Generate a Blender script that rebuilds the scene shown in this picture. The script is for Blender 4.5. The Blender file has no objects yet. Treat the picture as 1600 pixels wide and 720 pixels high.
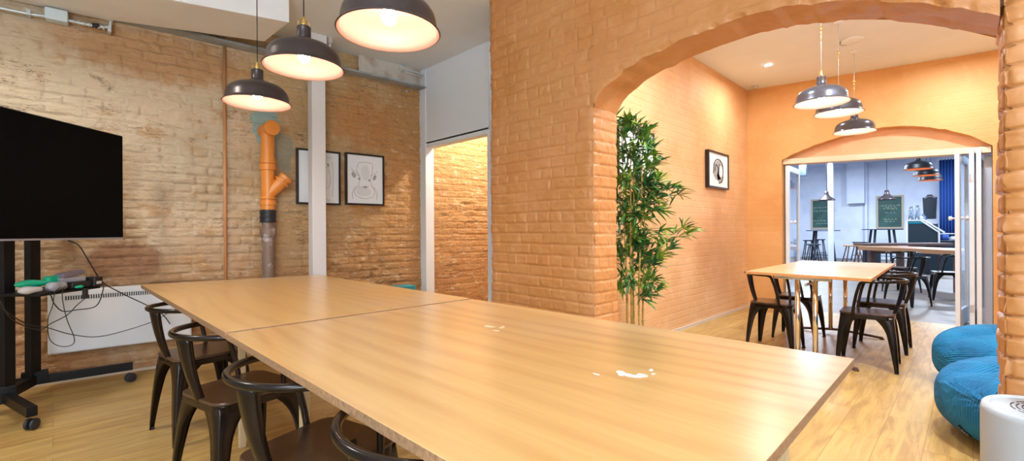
import bpy, math, random
import numpy as np
from mathutils import Vector, Matrix
random.seed(5)
S = bpy.context.scene
COL = S.collection
PI = math.pi

# ------------------------------------------------------------------ camera, exposure, lights
H = 1.18
F_PX = 719.0
cam_d = bpy.data.cameras.new('camera')
cam = bpy.data.objects.new('camera', cam_d)
COL.objects.link(cam)
S.camera = cam
cam_d.sensor_width = 36.0
cam_d.lens = F_PX / 1600.0 * 36.0
cam_d.shift_y = 2.0 / 1600.0
cam_d.clip_start = 0.02
cam_d.clip_end = 100
yaw = math.radians(-45)
roll = 0.0058
cam.matrix_world = (Matrix.Translation((0, 0, H)) @ Matrix.Rotation(yaw, 4, 'Z')
                    @ Matrix.Rotation(math.radians(90), 4, 'X') @ Matrix.Rotation(-roll, 4, 'Z'))
S.view_settings.view_transform = 'Standard'
S.view_settings.look = 'None'
S.view_settings.gamma = 1
S.view_settings.use_curve_mapping = False
S.view_settings.exposure = 0.34

W = bpy.data.worlds.new('world')
S.world = W
W.use_nodes = True
W.node_tree.nodes['Background'].inputs[0].default_value = (0.6, 0.7, 0.9, 1)
W.node_tree.nodes['Background'].inputs[1].default_value = 0.3

WARM = (1.0, 0.85, 0.68)
NEUT = (1.0, 0.94, 0.86)
COOL = (0.70, 0.83, 1.0)


def lamp(name, kind, loc, power, col, size=0.1, rot=(0, 0, 0), spot=None, blend=0.5):
    d = bpy.data.lights.new(name, kind)
    d.energy = power
    d.color = col
    if kind == 'AREA':
        d.shape = 'DISK'
        d.size = size
    else:
        d.shadow_soft_size = size
    if kind == 'SPOT':
        d.spot_size = math.radians(spot)
        d.spot_blend = blend
    o = bpy.data.objects.new(name, d)
    o.location = loc
    o.rotation_euler = rot
    COL.objects.link(o)
    return o


# ceiling downlights of the front room and unseen fill lamps added behind the camera
COOL_WHITE = (0.86, 0.93, 1.0)
lamp('ceiling_light_front', 'SPOT', (1.5, -0.9, 3.12), 115, COOL_WHITE, 0.35, spot=150, blend=0.6)
lamp('ceiling_light_side', 'SPOT', (-0.7, 3.7, 3.17), 120, (1.0, 0.93, 0.84), 0.10, spot=150, blend=0.5)
lamp('rear_spot_fill', 'SPOT', (-1.2, 0.4, 3.17), 90, COOL_WHITE, 0.15, spot=150, blend=0.6)  # unseen fill added high up behind the camera
wl = lamp('rear_area_fill', 'AREA', (-1.9, -1.9, 1.7), 75, COOL_WHITE, 1.8)  # large unseen fill, added to brighten the walls softly
wl.rotation_euler = (math.radians(90), 0, math.radians(-45))
lamp('ceiling_fill', 'AREA', (-1.6, -0.6, 2.1), 105, (0.70, 0.84, 1.0), 0.5, rot=(math.radians(180), 0, 0))  # unseen fill aimed up, added to lighten the front ceiling
# passage behind the white partition
lamp('passage_light', 'POINT', (4.1, 4.05, 3.0), 100, (1.0, 0.90, 0.76), 0.04)
# middle room
lamp('spot_light_middle', 'AREA', (6.5, 1.85, 3.27), 16, NEUT, 0.12)
lamp('spot_light_middle', 'AREA', (3.9, 1.6, 3.27), 34, COOL_WHITE, 0.15)
lamp('spot_light_middle', 'AREA', (3.8, 0.0, 3.18), 58, COOL_WHITE, 0.15)
lamp('spot_light_middle', 'AREA', (6.8, 0.1, 3.17), 26, COOL_WHITE, 0.15)
lamp('ceiling_fill_middle', 'AREA', (3.8, -0.6, 2.5), 45, (0.70, 0.84, 1.0), 0.3, rot=(math.radians(180), 0, 0))  # out-of-view fill aimed up, added to whiten the middle ceiling
# far cafe room: cool light
for _p, _e in (((10.0, 1.2, 3.7), 130), ((14.0, 3.5, 3.7), 230), ((14.5, -1.0, 3.7), 140), ((19.3, 4.2, 3.7), 300), ((19.3, 0.5, 3.7), 300)):
    lamp('cafe_ceiling_light', 'AREA', _p, _e, COOL, 0.9)

# ------------------------------------------------------------------ helpers


def mat(name, col, rough=0.5, metal=0.0, spec=None, emis=None, estr=0, noise=None, bump=None, alpha=None, trans=None, coat=None):
    m = bpy.data.materials.new(name)
    m.use_nodes = True
    nt = m.node_tree
    b = nt.nodes['Principled BSDF']
    b.inputs['Base Color'].default_value = (*col, 1)
    b.inputs['Roughness'].default_value = rough
    b.inputs['Metallic'].default_value = metal
    if spec is not None:
        b.inputs['Specular IOR Level'].default_value = spec
    if coat:
        b.inputs['Coat Weight'].default_value = coat
        b.inputs['Coat Roughness'].default_value = 0.28
    if emis:
        b.inputs['Emission Color'].default_value = (*emis, 1)
        b.inputs['Emission Strength'].default_value = estr
    if trans:
        b.inputs['Transmission Weight'].default_value = trans
        b.inputs['IOR'].default_value = 1.45
    if noise:      # (scale, second colour, lo, hi)
        tc = nt.nodes.new('ShaderNodeTexCoord')
        n = nt.nodes.new('ShaderNodeTexNoise')
        n.inputs['Scale'].default_value = noise[0]
        n.inputs['Detail'].default_value = 6
        nt.links.new(tc.outputs['Object'], n.inputs['Vector'])
        r = nt.nodes.new('ShaderNodeMapRange')
        r.inputs[1].default_value = noise[2]
        r.inputs[2].default_value = noise[3]
        nt.links.new(n.outputs['Fac'], r.inputs[0])
        mx = nt.nodes.new('ShaderNodeMix')
        mx.data_type = 'RGBA'
        mx.inputs[6].default_value = (*col, 1)
        mx.inputs[7].default_value = (*noise[1], 1)
        nt.links.new(r.outputs[0], mx.inputs[0])
        nt.links.new(mx.outputs[2], b.inputs['Base Color'])
    if bump:       # (scale, distance)
        tc = nt.nodes.new('ShaderNodeTexCoord')
        n = nt.nodes.new('ShaderNodeTexNoise')
        n.inputs['Scale'].default_value = bump[0]
        n.inputs['Detail'].default_value = 5
        nt.links.new(tc.outputs['Object'], n.inputs['Vector'])
        bp = nt.nodes.new('ShaderNodeBump')
        bp.inputs['Distance'].default_value = bump[1]
        bp.inputs['Strength'].default_value = 1
        nt.links.new(n.outputs['Fac'], bp.inputs['Height'])
        nt.links.new(bp.outputs[0], b.inputs['Normal'])
    return m


class NT:
    """small node-graph writer"""
    def __init__(s, m):
        s.nt = m.node_tree
        s.b = s.nt.nodes['Principled BSDF']
        s.tc = s.nt.nodes.new('ShaderNodeTexCoord')
        s.obj = s.tc.outputs['Object']

    def new(s, t):
        return s.nt.nodes.new(t)

    def link(s, a, b):
        s.nt.links.new(a, b)

    def noise(s, scale, detail=5, vec=None, rough=0.55, sc=None, dist=0):
        v = vec or s.obj
        if sc:
            mp = s.new('ShaderNodeMapping')
            mp.inputs['Scale'].default_value = sc
            s.link(v, mp.inputs['Vector'])
            v = mp.outputs[0]
        n = s.new('ShaderNodeTexNoise')
        n.inputs['Scale'].default_value = scale
        n.inputs['Detail'].default_value = detail
        n.inputs['Roughness'].default_value = rough
        n.inputs['Distortion'].default_value = dist
        s.link(v, n.inputs['Vector'])
        return n.outputs['Fac']

    def rng(s, v, a, b, c=0., d=1.):
        r = s.new('ShaderNodeMapRange')
        r.interpolation_type = 'SMOOTHSTEP'
        for i, x in enumerate((a, b, c, d)):
            r.inputs[i + 1].default_value = x
        s.link(v, r.inputs[0])
        return r.outputs[0]

    def math(s, op, a, b=0.0):
        n = s.new('ShaderNodeMath')
        n.operation = op
        for i, x in enumerate((a, b)):
            if isinstance(x, (int, float)):
                n.inputs[i].default_value = x
            else:
                s.link(x, n.inputs[i])
        return n.outputs[0]

    def mix(s, f, a, b):
        n = s.new('ShaderNodeMix')
        n.data_type = 'RGBA'
        for i, x in ((0, f), (6, a), (7, b)):
            if isinstance(x, (int, float)):
                n.inputs[i].default_value = x
            elif isinstance(x, tuple):
                n.inputs[i].default_value = (*x, 1)
            else:
                s.link(x, n.inputs[i])
        return n.outputs[2]

    def xyz(s):
        n = s.new('ShaderNodeSeparateXYZ')
        s.link(s.obj, n.inputs[0])
        return n.outputs

    def bump(s, h, dist, prev=None):
        n = s.new('ShaderNodeBump')
        n.inputs['Distance'].default_value = dist
        n.inputs['Strength'].default_value = 1
        s.link(h, n.inputs['Height'])
        if prev:
            s.link(prev, n.inputs['Normal'])
        return n.outputs[0]


class MB:
    def __init__(s):
        s.v = []
        s.f = []

    def quad(s, a, b, c, d):
        n = len(s.v)
        s.v += [tuple(a), tuple(b), tuple(c), tuple(d)]
        s.f.append((n, n + 1, n + 2, n + 3))
        return s

    def raw(s, vs, fs):
        n = len(s.v)
        s.v += [tuple(x) for x in vs]
        s.f += [tuple(i + n for i in f) for f in fs]
        return s

    def box(s, x0, x1, y0, y1, z0, z1, m=None):
        vs = [Vector((x, y, z)) for z in (z0, z1) for x, y in ((x0, y0), (x1, y0), (x1, y1), (x0, y1))]
        if m is not None:
            vs = [m @ v for v in vs]
        return s.raw(vs, [(3, 2, 1, 0), (4, 5, 6, 7), (0, 1, 5, 4), (1, 2, 6, 5), (2, 3, 7, 6), (3, 0, 4, 7)])

    def bar(s, a, b, w, t, up=(0, 0, 1)):
        a, b = Vector(a), Vector(b)
        d = (b - a)
        L = d.length
        d.normalize()
        u = Vector(up)
        if abs(d.dot(u)) > 0.98:
            u = Vector((1, 0, 0))
        sd = d.cross(u).normalized()
        u = sd.cross(d)
        m = Matrix(((d.x, sd.x, u.x, a.x), (d.y, sd.y, u.y, a.y), (d.z, sd.z, u.z, a.z), (0, 0, 0, 1)))
        return s.box(0, L, -w / 2, w / 2, -t / 2, t / 2, m)

    def tube(s, pts, r, n=8, closed=False):
        pts = [Vector(p) for p in pts]
        rs = r if isinstance(r, (list, tuple)) else [r] * len(pts)
        N = len(pts)
        vs, fs = [], []
        prev = None
        for i, p in enumerate(pts):
            if closed:
                d = pts[(i + 1) % N] - pts[i - 1]
            else:
                d = pts[min(i + 1, N - 1)] - pts[max(i - 1, 0)]
            d.normalize()
            if prev is None:
                a = Vector((0, 0, 1)) if abs(d.z) < 0.9 else Vector((1, 0, 0))
                prev = d.cross(a).normalized()
            prev = (prev - d * prev.dot(d)).normalized()
            q = d.cross(prev)
            for k in range(n):
                t = 2 * PI * k / n
                vs.append(p + (prev * math.cos(t) + q * math.sin(t)) * rs[i])
        M = N if closed else N - 1
        for i in range(M):
            j = (i + 1) % N
            for k in range(n):
                l = (k + 1) % n
                fs.append((i * n + k, i * n + l, j * n + l, j * n + k))
        if not closed:
            fs.append(tuple(range(n))[::-1])
            fs.append(tuple((N - 1) * n + k for k in range(n)))
        return s.raw(vs, fs)

    def lathe(s, prof, c=(0, 0, 0), n=32, m=None):
        vs, fs = [], []
        c = Vector(c)
        for (r, z) in prof:
            for k in range(n):
                t = 2 * PI * k / n
                p = Vector((r * math.cos(t), r * math.sin(t), z))
                if m is not None:
                    p = m @ p
                vs.append(p + c)
        for i in range(len(prof) - 1):
            for k in range(n):
                l = (k + 1) % n
                fs.append((i * n + k, i * n + l, (i + 1) * n + l, (i + 1) * n + k))
        if prof[0][0] > 1e-4:
            fs.append(tuple(range(n))[::-1])
        if prof[-1][0] > 1e-4:
            fs.append(tuple((len(prof) - 1) * n + k for k in range(n)))
        return s.raw(vs, fs)

    def open_lathe(s, prof, c=(0, 0, 0), n=40):
        vs, fs = [], []
        for (r, z) in prof:
            for k in range(n):
                t = 2 * PI * k / n
                vs.append((c[0] + r * math.cos(t), c[1] + r * math.sin(t), c[2] + z))
        for i in range(len(prof) - 1):
            for k in range(n):
                l = (k + 1) % n
                fs.append((i * n + k, i * n + l, (i + 1) * n + l, (i + 1) * n + k))
        return s.raw(vs, fs)

    def prism(s, poly, z0, z1, m=None):
        n = len(poly)
        vs = [Vector((x, y, z0)) for x, y in poly] + [Vector((x, y, z1)) for x, y in poly]
        if m is not None:
            vs = [m @ v for v in vs]
        fs = [tuple(range(n))[::-1], tuple(range(n, 2 * n))]
        fs += [(i, (i + 1) % n, n + (i + 1) % n, n + i) for i in range(n)]
        return s.raw(vs, fs)

    def build(s, name, m, parent=None, bevel=0, smooth=False, world=False, seg=2, sub=0, solid=0):
        me = bpy.data.meshes.new(name)
        vs = s.v
        if world and parent is not None:
            inv = parent.matrix_basis.inverted()
            vs = [inv @ Vector(v) for v in vs]
        me.from_pydata([tuple(v) for v in vs], [], s.f)
        me.validate()
        me.materials.append(m)
        o = bpy.data.objects.new(name, me)
        COL.objects.link(o)
        if smooth:
            for p in me.polygons:
                p.use_smooth = True
        if solid:
            md = o.modifiers.new('solid', 'SOLIDIFY')
            md.thickness = solid
            md.offset = 0
        if bevel:
            md = o.modifiers.new('bevel', 'BEVEL')
            md.width = bevel
            md.segments = seg
            md.limit_method = 'ANGLE'
            md.angle_limit = math.radians(35)
            for p in me.polygons:
                p.use_smooth = True
            o.modifiers.new('wn', 'WEIGHTED_NORMAL')
        if sub:
            md = o.modifiers.new('sub', 'SUBSURF')
            md.levels = sub
            md.render_levels = sub
        if parent is not None:
            o.parent = parent
        return o


def thing(name, label, cat, loc=(0, 0, 0), rz=0.0, group=None):
    o = bpy.data.objects.new(name, None)
    o.empty_display_size = 0.05
    o.location = loc
    o.rotation_euler = (0, 0, rz)
    COL.objects.link(o)
    o['label'] = label
    o['category'] = cat
    if group:
        o['group'] = group
    bpy.context.view_layer.update()
    o.matrix_basis = Matrix.Translation(loc) @ Matrix.Rotation(rz, 4, 'Z')
    return o


def tag(o, label, cat, group=None):
    o['label'] = label
    o['category'] = cat
    if group:
        o['group'] = group
    return o


def struct(o):
    o['kind'] = 'structure'
    return o


def dup(root, loc, rz, label, group=None):
    r = root.copy()
    COL.objects.link(r)
    r.location = loc
    r.rotation_euler = (0, 0, rz)
    r['label'] = label
    if group:
        r['group'] = group
    for ch in list(root.children):
        c = ch.copy()
        COL.objects.link(c)
        c.parent = r
        for g in list(ch.children):
            d = g.copy()
            COL.objects.link(d)
            d.parent = c
    return r


# ---- value noise on numpy arrays
def _h(ix, iy, seed):
    n = (ix * 374761393 + iy * 668265263 + seed * 974634777) & 0xffffffff
    n = ((n ^ (n >> 13)) * 1274126177) & 0xffffffff
    return ((n ^ (n >> 16)) & 0xffff) / 65535.0


def vn(x, y, seed=0):
    x = np.asarray(x, float)
    y = np.asarray(y, float)
    ix = np.floor(x).astype(np.int64)
    iy = np.floor(y).astype(np.int64)
    fx = x - ix
    fy = y - iy
    fx = fx * fx * (3 - 2 * fx)
    fy = fy * fy * (3 - 2 * fy)
    a = _h(ix, iy, seed)
    b = _h(ix + 1, iy, seed)
    c = _h(ix, iy + 1, seed)
    d = _h(ix + 1, iy + 1, seed)
    return (a * (1 - fx) + b * fx) * (1 - fy) + (c * (1 - fx) + d * fx) * fy


def fbm(x, y, seed=0, o=4):
    s = 0
    a = 0.5
    for i in range(o):
        s = s + a * (vn(x * 2 ** i, y * 2 ** i, seed + i) - 0.5)
        a *= 0.5
    return s * 2


def sstep(x, a, b):
    t = np.clip((x - a) / (b - a), 0, 1)
    return t * t * (3 - 2 * t)


def relief(u, z, course=0.078, length=0.235, mortar=0.013, groove=0.009, off=0.005, rough=0.004, seed=1):
    """height of hand-laid painted bricks at wall coordinates u, z"""
    zz = z + 0.012 * fbm(u * 1.3, z * 1.3, seed + 20, 3)
    row = np.floor(zz / course).astype(np.int64)
    fz = zz / course - row
    uu = u + 0.01 * fbm(u * 3, z * 3, seed + 30, 2) + (row % 2) * length * 0.5 + _h(row, row * 0 + 3, seed) * 0.05
    L = np.where((row % 4) == 3, length * 0.5, length)
    col = np.floor(uu / L).astype(np.int64)
    fu = uu / L - col
    dz = np.minimum(fz, 1 - fz) * course
    du = np.minimum(fu, 1 - fu) * L
    mw = mortar * (0.6 + 0.9 * vn(u * 9, z * 9, seed + 5))
    e = sstep(np.minimum(dz, du * 1.2), 0.001, 1) * 0 + sstep(dz, 0.0, mw) * (0.25 + 0.75 * sstep(du, 0.0, mw))
    h = groove * (e - 1) * (0.5 + 0.9 * vn(u * 4, z * 4, seed + 7))
    h = h + off * (_h(row, col, seed + 9) - 0.5)
    h = h + rough * fbm(u * 22, z * 22, seed + 11, 3) + 0.012 * fbm(u * 1.7, z * 1.7, seed + 15, 3)
    return h


def grid_mesh(name, P, m, parent=None):
    """P: array (ni, nj, 3)"""
    ni, nj = P.shape[:2]
    me = bpy.data.meshes.new(name)
    me.vertices.add(ni * nj)
    me.vertices.foreach_set('co', P.reshape(-1).astype(np.float32))
    idx = np.arange(ni * nj).reshape(ni, nj)
    q = np.stack([idx[:-1, :-1], idx[1:, :-1], idx[1:, 1:], idx[:-1, 1:]], -1).reshape(-1, 4)
    me.loops.add(q.size)
    me.loops.foreach_set('vertex_index', q.reshape(-1).astype(np.int32))
    me.polygons.add(len(q))
    me.polygons.foreach_set('loop_start', (np.arange(len(q)) * 4).astype(np.int32))
    me.polygons.foreach_set('loop_total', np.full(len(q), 4, np.int32))
    me.update()
    me.validate()
    me.shade_smooth()
    me.materials.append(m)
    return me


def join_grids(name, grids, m):
    vs, fs, n = [], [], 0
    for P in grids:
        ni, nj = P.shape[:2]
        idx = np.arange(ni * nj).reshape(ni, nj) + n
        fs.append(np.stack([idx[:-1, :-1], idx[1:, :-1], idx[1:, 1:], idx[:-1, 1:]], -1).reshape(-1, 4))
        vs.append(P.reshape(-1, 3))
        n += ni * nj
    V = np.concatenate(vs)
    q = np.concatenate(fs)
    me = bpy.data.meshes.new(name)
    me.vertices.add(len(V))
    me.vertices.foreach_set('co', V.reshape(-1).astype(np.float32))
    me.loops.add(q.size)
    me.loops.foreach_set('vertex_index', q.reshape(-1).astype(np.int32))
    me.polygons.add(len(q))
    me.polygons.foreach_set('loop_start', (np.arange(len(q)) * 4).astype(np.int32))
    me.polygons.foreach_set('loop_total', np.full(len(q), 4, np.int32))
    me.update()
    me.validate()
    me.shade_smooth()
    me.materials.append(m)
    o = bpy.data.objects.new(name, me)
    COL.objects.link(o)
    return o


# ------------------------------------------------------------------ materials
# painted brick, peach
def brick_paint(name, c1, c2, c3, brick_axis=None, bumpd=0.002, course=0.078, bh=0.006, rough=0.62):
    m = mat(name, c1, rough)
    g = NT(m)
    n1 = g.rng(g.noise(1.6, 6), 0.38, 0.66)
    n2 = g.rng(g.noise(9, 5), 0.55, 0.72)
    c = g.mix(n1, c1, c2)
    c = g.mix(g.math('MULTIPLY', n2, 0.5), c, c3)
    g.link(c, g.b.inputs['Base Color'])
    nb = g.bump(g.noise(60, 4), bumpd)
    if brick_axis:
        x = g.xyz()
        cmb = g.new('ShaderNodeCombineXYZ')
        w1 = g.math('MULTIPLY', g.noise(3, 3), 0.03)
        w2 = g.math('MULTIPLY', g.noise(5, 3), 0.02)
        g.link(g.math('ADD', x['XY'.index(brick_axis)], w1), cmb.inputs[0])
        g.link(g.math('ADD', x[2], w2), cmb.inputs[1])
        bt = g.new('ShaderNodeTexBrick')
        bt.inputs['Scale'].default_value = 1
        bt.inputs['Brick Width'].default_value = 0.23
        bt.inputs['Row Height'].default_value = course
        bt.inputs['Mortar Size'].default_value = 0.009
        bt.inputs['Mortar Smooth'].default_value = 1.0
        g.link(cmb.outputs[0], bt.inputs['Vector'])
        hgt = g.math('SUBTRACT', 1.0, bt.outputs['Fac'])
        hgt = g.math('ADD', g.math('MULTIPLY', hgt, g.rng(g.noise(2.5, 3), 0.3, 0.7, 0.4, 1.0)), g.math('MULTIPLY', g.noise(14, 5), 0.8))
        nb = g.bump(hgt, bh, nb)
    g.link(nb, g.b.inputs['Normal'])
    return m


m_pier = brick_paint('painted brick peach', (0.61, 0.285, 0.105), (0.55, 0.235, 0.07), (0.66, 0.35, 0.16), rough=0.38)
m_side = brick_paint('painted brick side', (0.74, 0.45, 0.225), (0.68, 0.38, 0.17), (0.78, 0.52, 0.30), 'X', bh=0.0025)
m_far = brick_paint('painted brick end', (0.73, 0.40, 0.15), (0.68, 0.35, 0.12), (0.76, 0.45, 0.19), 'Y', bh=0.0012)
m_infill = brick_paint('painted infill', (0.78, 0.46, 0.26), (0.74, 0.40, 0.21), (0.8, 0.5, 0.3), 'Y', bh=0.001)

# old wall: stained cream and tan plastered brick
m_old = mat('old brick wall', (0.7, 0.5, 0.3), 0.72)
g = NT(m_old)
X = g.xyz()
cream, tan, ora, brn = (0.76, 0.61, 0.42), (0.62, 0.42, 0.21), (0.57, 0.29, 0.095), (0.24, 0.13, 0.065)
zone = g.math('ADD', g.math('MULTIPLY', g.math('SUBTRACT', X[0], 1.3), 0.20), g.noise(1.1, 6, sc=(1, 1, 1.6)))  # cream plaster on the left; the light falling there is painted in too
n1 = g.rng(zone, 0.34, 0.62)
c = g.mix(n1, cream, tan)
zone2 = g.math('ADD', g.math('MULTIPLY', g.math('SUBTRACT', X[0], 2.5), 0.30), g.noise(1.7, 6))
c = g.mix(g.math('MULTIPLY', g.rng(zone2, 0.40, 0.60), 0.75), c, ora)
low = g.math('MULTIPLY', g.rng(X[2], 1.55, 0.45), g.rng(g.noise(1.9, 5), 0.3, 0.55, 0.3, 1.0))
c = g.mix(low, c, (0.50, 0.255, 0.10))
n2 = g.rng(g.noise(3.6, 8, sc=(1, 1, 1.8), rough=0.65), 0.54, 0.66)
c = g.mix(g.math('MULTIPLY', n2, 0.6), c, ora)
n4 = g.rng(g.noise(9, 8, sc=(1, 1, 2.0), rough=0.7), 0.55, 0.66)
c = g.mix(g.math('MULTIPLY', n4, 0.55), c, (0.80, 0.68, 0.50))
n3 = g.rng(g.noise(2.6, 10, rough=0.75, dist=0.5), 0.60, 0.70)
c = g.mix(g.math('MULTIPLY', n3, 0.75), c, brn)
n5 = g.rng(g.noise(16, 8, rough=0.75), 0.62, 0.72)
c = g.mix(g.math('MULTIPLY', n5, 0.6), c, brn)
# thin open cracks following the beds of the bricks
def cracks(sc, seed, lo, hi, wdt):
    n = g.noise(1.0, 5, sc=sc, rough=0.6)
    d = g.math('ABSOLUTE', g.math('SUBTRACT', n, 0.5))
    line = g.rng(d, wdt, wdt * 0.3)
    return g.math('MULTIPLY', line, g.rng(g.noise(seed, 3), lo, hi))
c = g.mix(cracks((1.6, 1.6, 12), 2.4, 0.50, 0.60, 0.007), c, (0.15, 0.08, 0.04))
c = g.mix(g.math('MULTIPLY', cracks((3.5, 3.5, 16), 3.7, 0.52, 0.6, 0.007), 0.7), c, (0.2, 0.10, 0.05))
# greyish bare patch in the middle
def blob(cx, cz, rx, rz, edge=0.35):
    dx = g.math('DIVIDE', g.math('SUBTRACT', X[0], cx), rx)
    dz = g.math('DIVIDE', g.math('SUBTRACT', X[2], cz), rz)
    d = g.math('ADD', g.math('MULTIPLY', dx, dx), g.math('MULTIPLY', dz, dz))
    d = g.math('ADD', d, g.math('MULTIPLY', g.math('SUBTRACT', g.noise(9, 5), 0.5), 2.2))
    return g.rng(d, 1.0 + edge, 1.0 - edge)
c = g.mix(g.math('MULTIPLY', blob(0.95, 1.75, 0.5, 0.4, 0.6), 0.45), c, (0.50, 0.42, 0.30))
c = g.mix(g.math('MULTIPLY', blob(2.55, 2.45, 0.35, 0.3, 0.6), 0.7), c, (0.62, 0.30, 0.10))
c = g.mix(g.math('MULTIPLY', blob(0.7, 2.75, 0.7, 0.22, 0.6), 0.75), c, (0.56, 0.28, 0.10))  # orange-brown band: shade above the pendant rims, painted into the wall colour
c = g.mix(blob(1.53, 2.27, 0.13, 0.20, 0.1), c, (0.40, 0.52, 0.47))
c = g.mix(g.math('MULTIPLY', blob(1.70, 2.02, 0.09, 0.22, 0.3), 0.8), c, (0.36, 0.36, 0.28))
c = g.mix(g.math('MULTIPLY', blob(0.45, 0.95, 0.25, 0.16, 0.5), 0.8), c, (0.33, 0.16, 0.08))
g.link(c, g.b.inputs['Base Color'])
nb = g.bump(g.noise(45, 6, rough=0.65), 0.006)
nb = g.bump(g.noise(10, 7, sc=(1, 1, 2.6), rough=0.65), 0.03, nb)
g.link(nb, g.b.inputs['Normal'])

m_white = mat('white paint wall', (0.76, 0.81, 0.85), 0.6, bump=(25, 0.001))
m_gloss = mat('white gloss paint', (0.78, 0.79, 0.80), 0.35)
m_door = mat('door gloss paint', (0.78, 0.87, 0.97), 0.3)
m_ceil = mat('ceiling paint', (0.82, 0.89, 0.95), 0.7, noise=(2, (0.79, 0.83, 0.86), 0.4, 0.7))
m_ceil2 = mat('middle ceiling paint', (0.84, 0.90, 0.96), 0.7, noise=(2, (0.80, 0.86, 0.91), 0.4, 0.7))
m_soff = mat('soffit paint', (0.84, 0.85, 0.86), 0.6, noise=(3, (0.80, 0.80, 0.80), 0.4, 0.7))
m_plaster = mat('rough plaster', (0.62, 0.56, 0.48), 0.8, noise=(7, (0.42, 0.30, 0.2), 0.5, 0.75), bump=(18, 0.01))
m_cafe = mat('cafe wall', (0.66, 0.70, 0.79), 0.6, noise=(2, (0.56, 0.61, 0.73), 0.4, 0.7))
m_cafe2 = mat('cafe ceiling', (0.5, 0.56, 0.75), 0.7)

# oak floorboards, running along X
m_floor = mat('oak floorboards', (0.6, 0.4, 0.18), 0.33)
g = NT(m_floor)
bt = g.new('ShaderNodeTexBrick')
bt.offset = 0.37
bt.inputs['Scale'].default_value = 1
bt.inputs['Brick Width'].default_value = 1.25
bt.inputs['Row Height'].default_value = 0.19
bt.inputs['Mortar Size'].default_value = 0.0012
bt.inputs['Mortar Smooth'].default_value = 0.2
bt.inputs['Color1'].default_value = (0.1, 0.1, 0.1, 1)
bt.inputs['Color2'].default_value = (0.9, 0.9, 0.9, 1)
g.link(g.obj, bt.inputs['Vector'])
sc = g.new('ShaderNodeSeparateColor')
g.link(bt.outputs['Color'], sc.inputs[0])
tone = sc.outputs[0]
off = g.new('ShaderNodeCombineXYZ')
g.link(g.math('MULTIPLY', tone, 7.0), off.inputs[2])
va = g.new('ShaderNodeVectorMath')
va.operation = 'ADD'
g.link(g.obj, va.inputs[0])
g.link(off.outputs[0], va.inputs[1])
gr = g.noise(5, 7, vec=va.outputs[0], sc=(0.5, 4.5, 1), rough=0.6, dist=0.8)
c = g.mix(g.rng(gr, 0.3, 0.7), (0.55, 0.345, 0.10), (0.32, 0.17, 0.042))
c = g.mix(g.math('MULTIPLY', tone, 0.45), c, (0.62, 0.45, 0.18))
kn = g.rng(g.noise(2.2, 4, vec=va.outputs[0], sc=(0.7, 2.0, 1)), 0.62, 0.74)
c = g.mix(g.math('MULTIPLY', kn, 0.4), c, (0.30, 0.16, 0.06))
c = g.mix(g.math('MULTIPLY', bt.outputs['Fac'], 0.8), c, (0.16, 0.09, 0.04))
g.link(c, g.b.inputs['Base Color'])
g.b.inputs['Roughness'].default_value = 0.42

m_floor2 = mat('grey floorboards', (0.17, 0.15, 0.14), 0.45, noise=(3, (0.24, 0.18, 0.13), 0.4, 0.65))  # greyer and darker than the oak boards

# plywood table sheets: sweeping grain
def ply(name, ca, cb, seed, rough=0.3):
    m = mat(name, ca, rough, coat=0.45)
    g = NT(m)
    w = g.new('ShaderNodeTexWave')
    w.wave_type = 'BANDS'
    w.bands_direction = 'X'
    w.inputs['Scale'].default_value = 2.7
    w.inputs['Distortion'].default_value = 17
    w.inputs['Detail'].default_value = 1.5
    w.inputs['Detail Scale'].default_value = 0.45
    mp = g.new('ShaderNodeMapping')
    mp.inputs['Scale'].default_value = (1.0, 0.35, 1)
    mp.inputs['Location'].default_value = (seed, seed * 2.3, 0)
    g.link(g.obj, mp.inputs['Vector'])
    g.link(mp.outputs[0], w.inputs['Vector'])
    wv = g.math('MULTIPLY', g.math('POWER', w.outputs['Fac'], 2.2), g.rng(g.noise(1.4, 2), 0.3, 0.7, 0.3, 1.0))
    fine = g.noise(22, 5, sc=(2.2, 0.12, 1))
    cl = g.noise(1.3, 1)
    f = g.math('ADD', g.math('MULTIPLY', wv, 0.38), g.math('MULTIPLY', fine, 0.46))
    c = g.mix(f, ca, cb)
    c = g.mix(g.math('MULTIPLY', g.rng(cl, 0.45, 0.7), 0.35), c, (0.74, 0.50, 0.30))
    # pale water marks and dried spills
    sp = g.rng(g.noise(0.9, 1, rough=0.4), 0.40, 0.85)
    c = g.mix(g.math('MULTIPLY', sp, 0.35), c, (0.76, 0.54, 0.33))
    g.link(c, g.b.inputs['Base Color'])
    g.b.inputs['Roughness'].default_value = rough
    return m


m_ply = ply('plywood near', (0.74, 0.46, 0.175), (0.42, 0.18, 0.045), 0.0, 0.27)
m_ply2 = ply('plywood far', (0.77, 0.48, 0.16), (0.46, 0.21, 0.05), 3.1, 0.28)
m_plyedge = mat('plywood edge', (0.36, 0.21, 0.11), 0.6, noise=(90, (0.22, 0.12, 0.06), 0.4, 0.7))
m_birch = mat('birch table top', (0.74, 0.46, 0.24), 0.3, noise=(6, (0.66, 0.38, 0.18), 0.4, 0.65))
m_birch_edge = mat('orange table edge', (0.60, 0.29, 0.10), 0.45)
m_spill = mat('white paint mark', (0.9, 0.88, 0.84), 0.5)
m_gun = mat('bronze sheet metal', (0.010, 0.007, 0.006), 0.2, metal=0.4, noise=(8, (0.024, 0.014, 0.010), 0.45, 0.65))
m_wear = mat('worn brass edge', (0.45, 0.33, 0.18), 0.35, metal=0.8)
m_seat = mat('dark stained seat wood', (0.045, 0.022, 0.013), 0.25, noise=(4, (0.085, 0.042, 0.022), 0.4, 0.7), coat=0.3)
m_blackm = mat('black metal', (0.005, 0.005, 0.006), 0.45, spec=0.25)
m_black = mat('black plastic', (0.015, 0.015, 0.017), 0.4)
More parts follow.
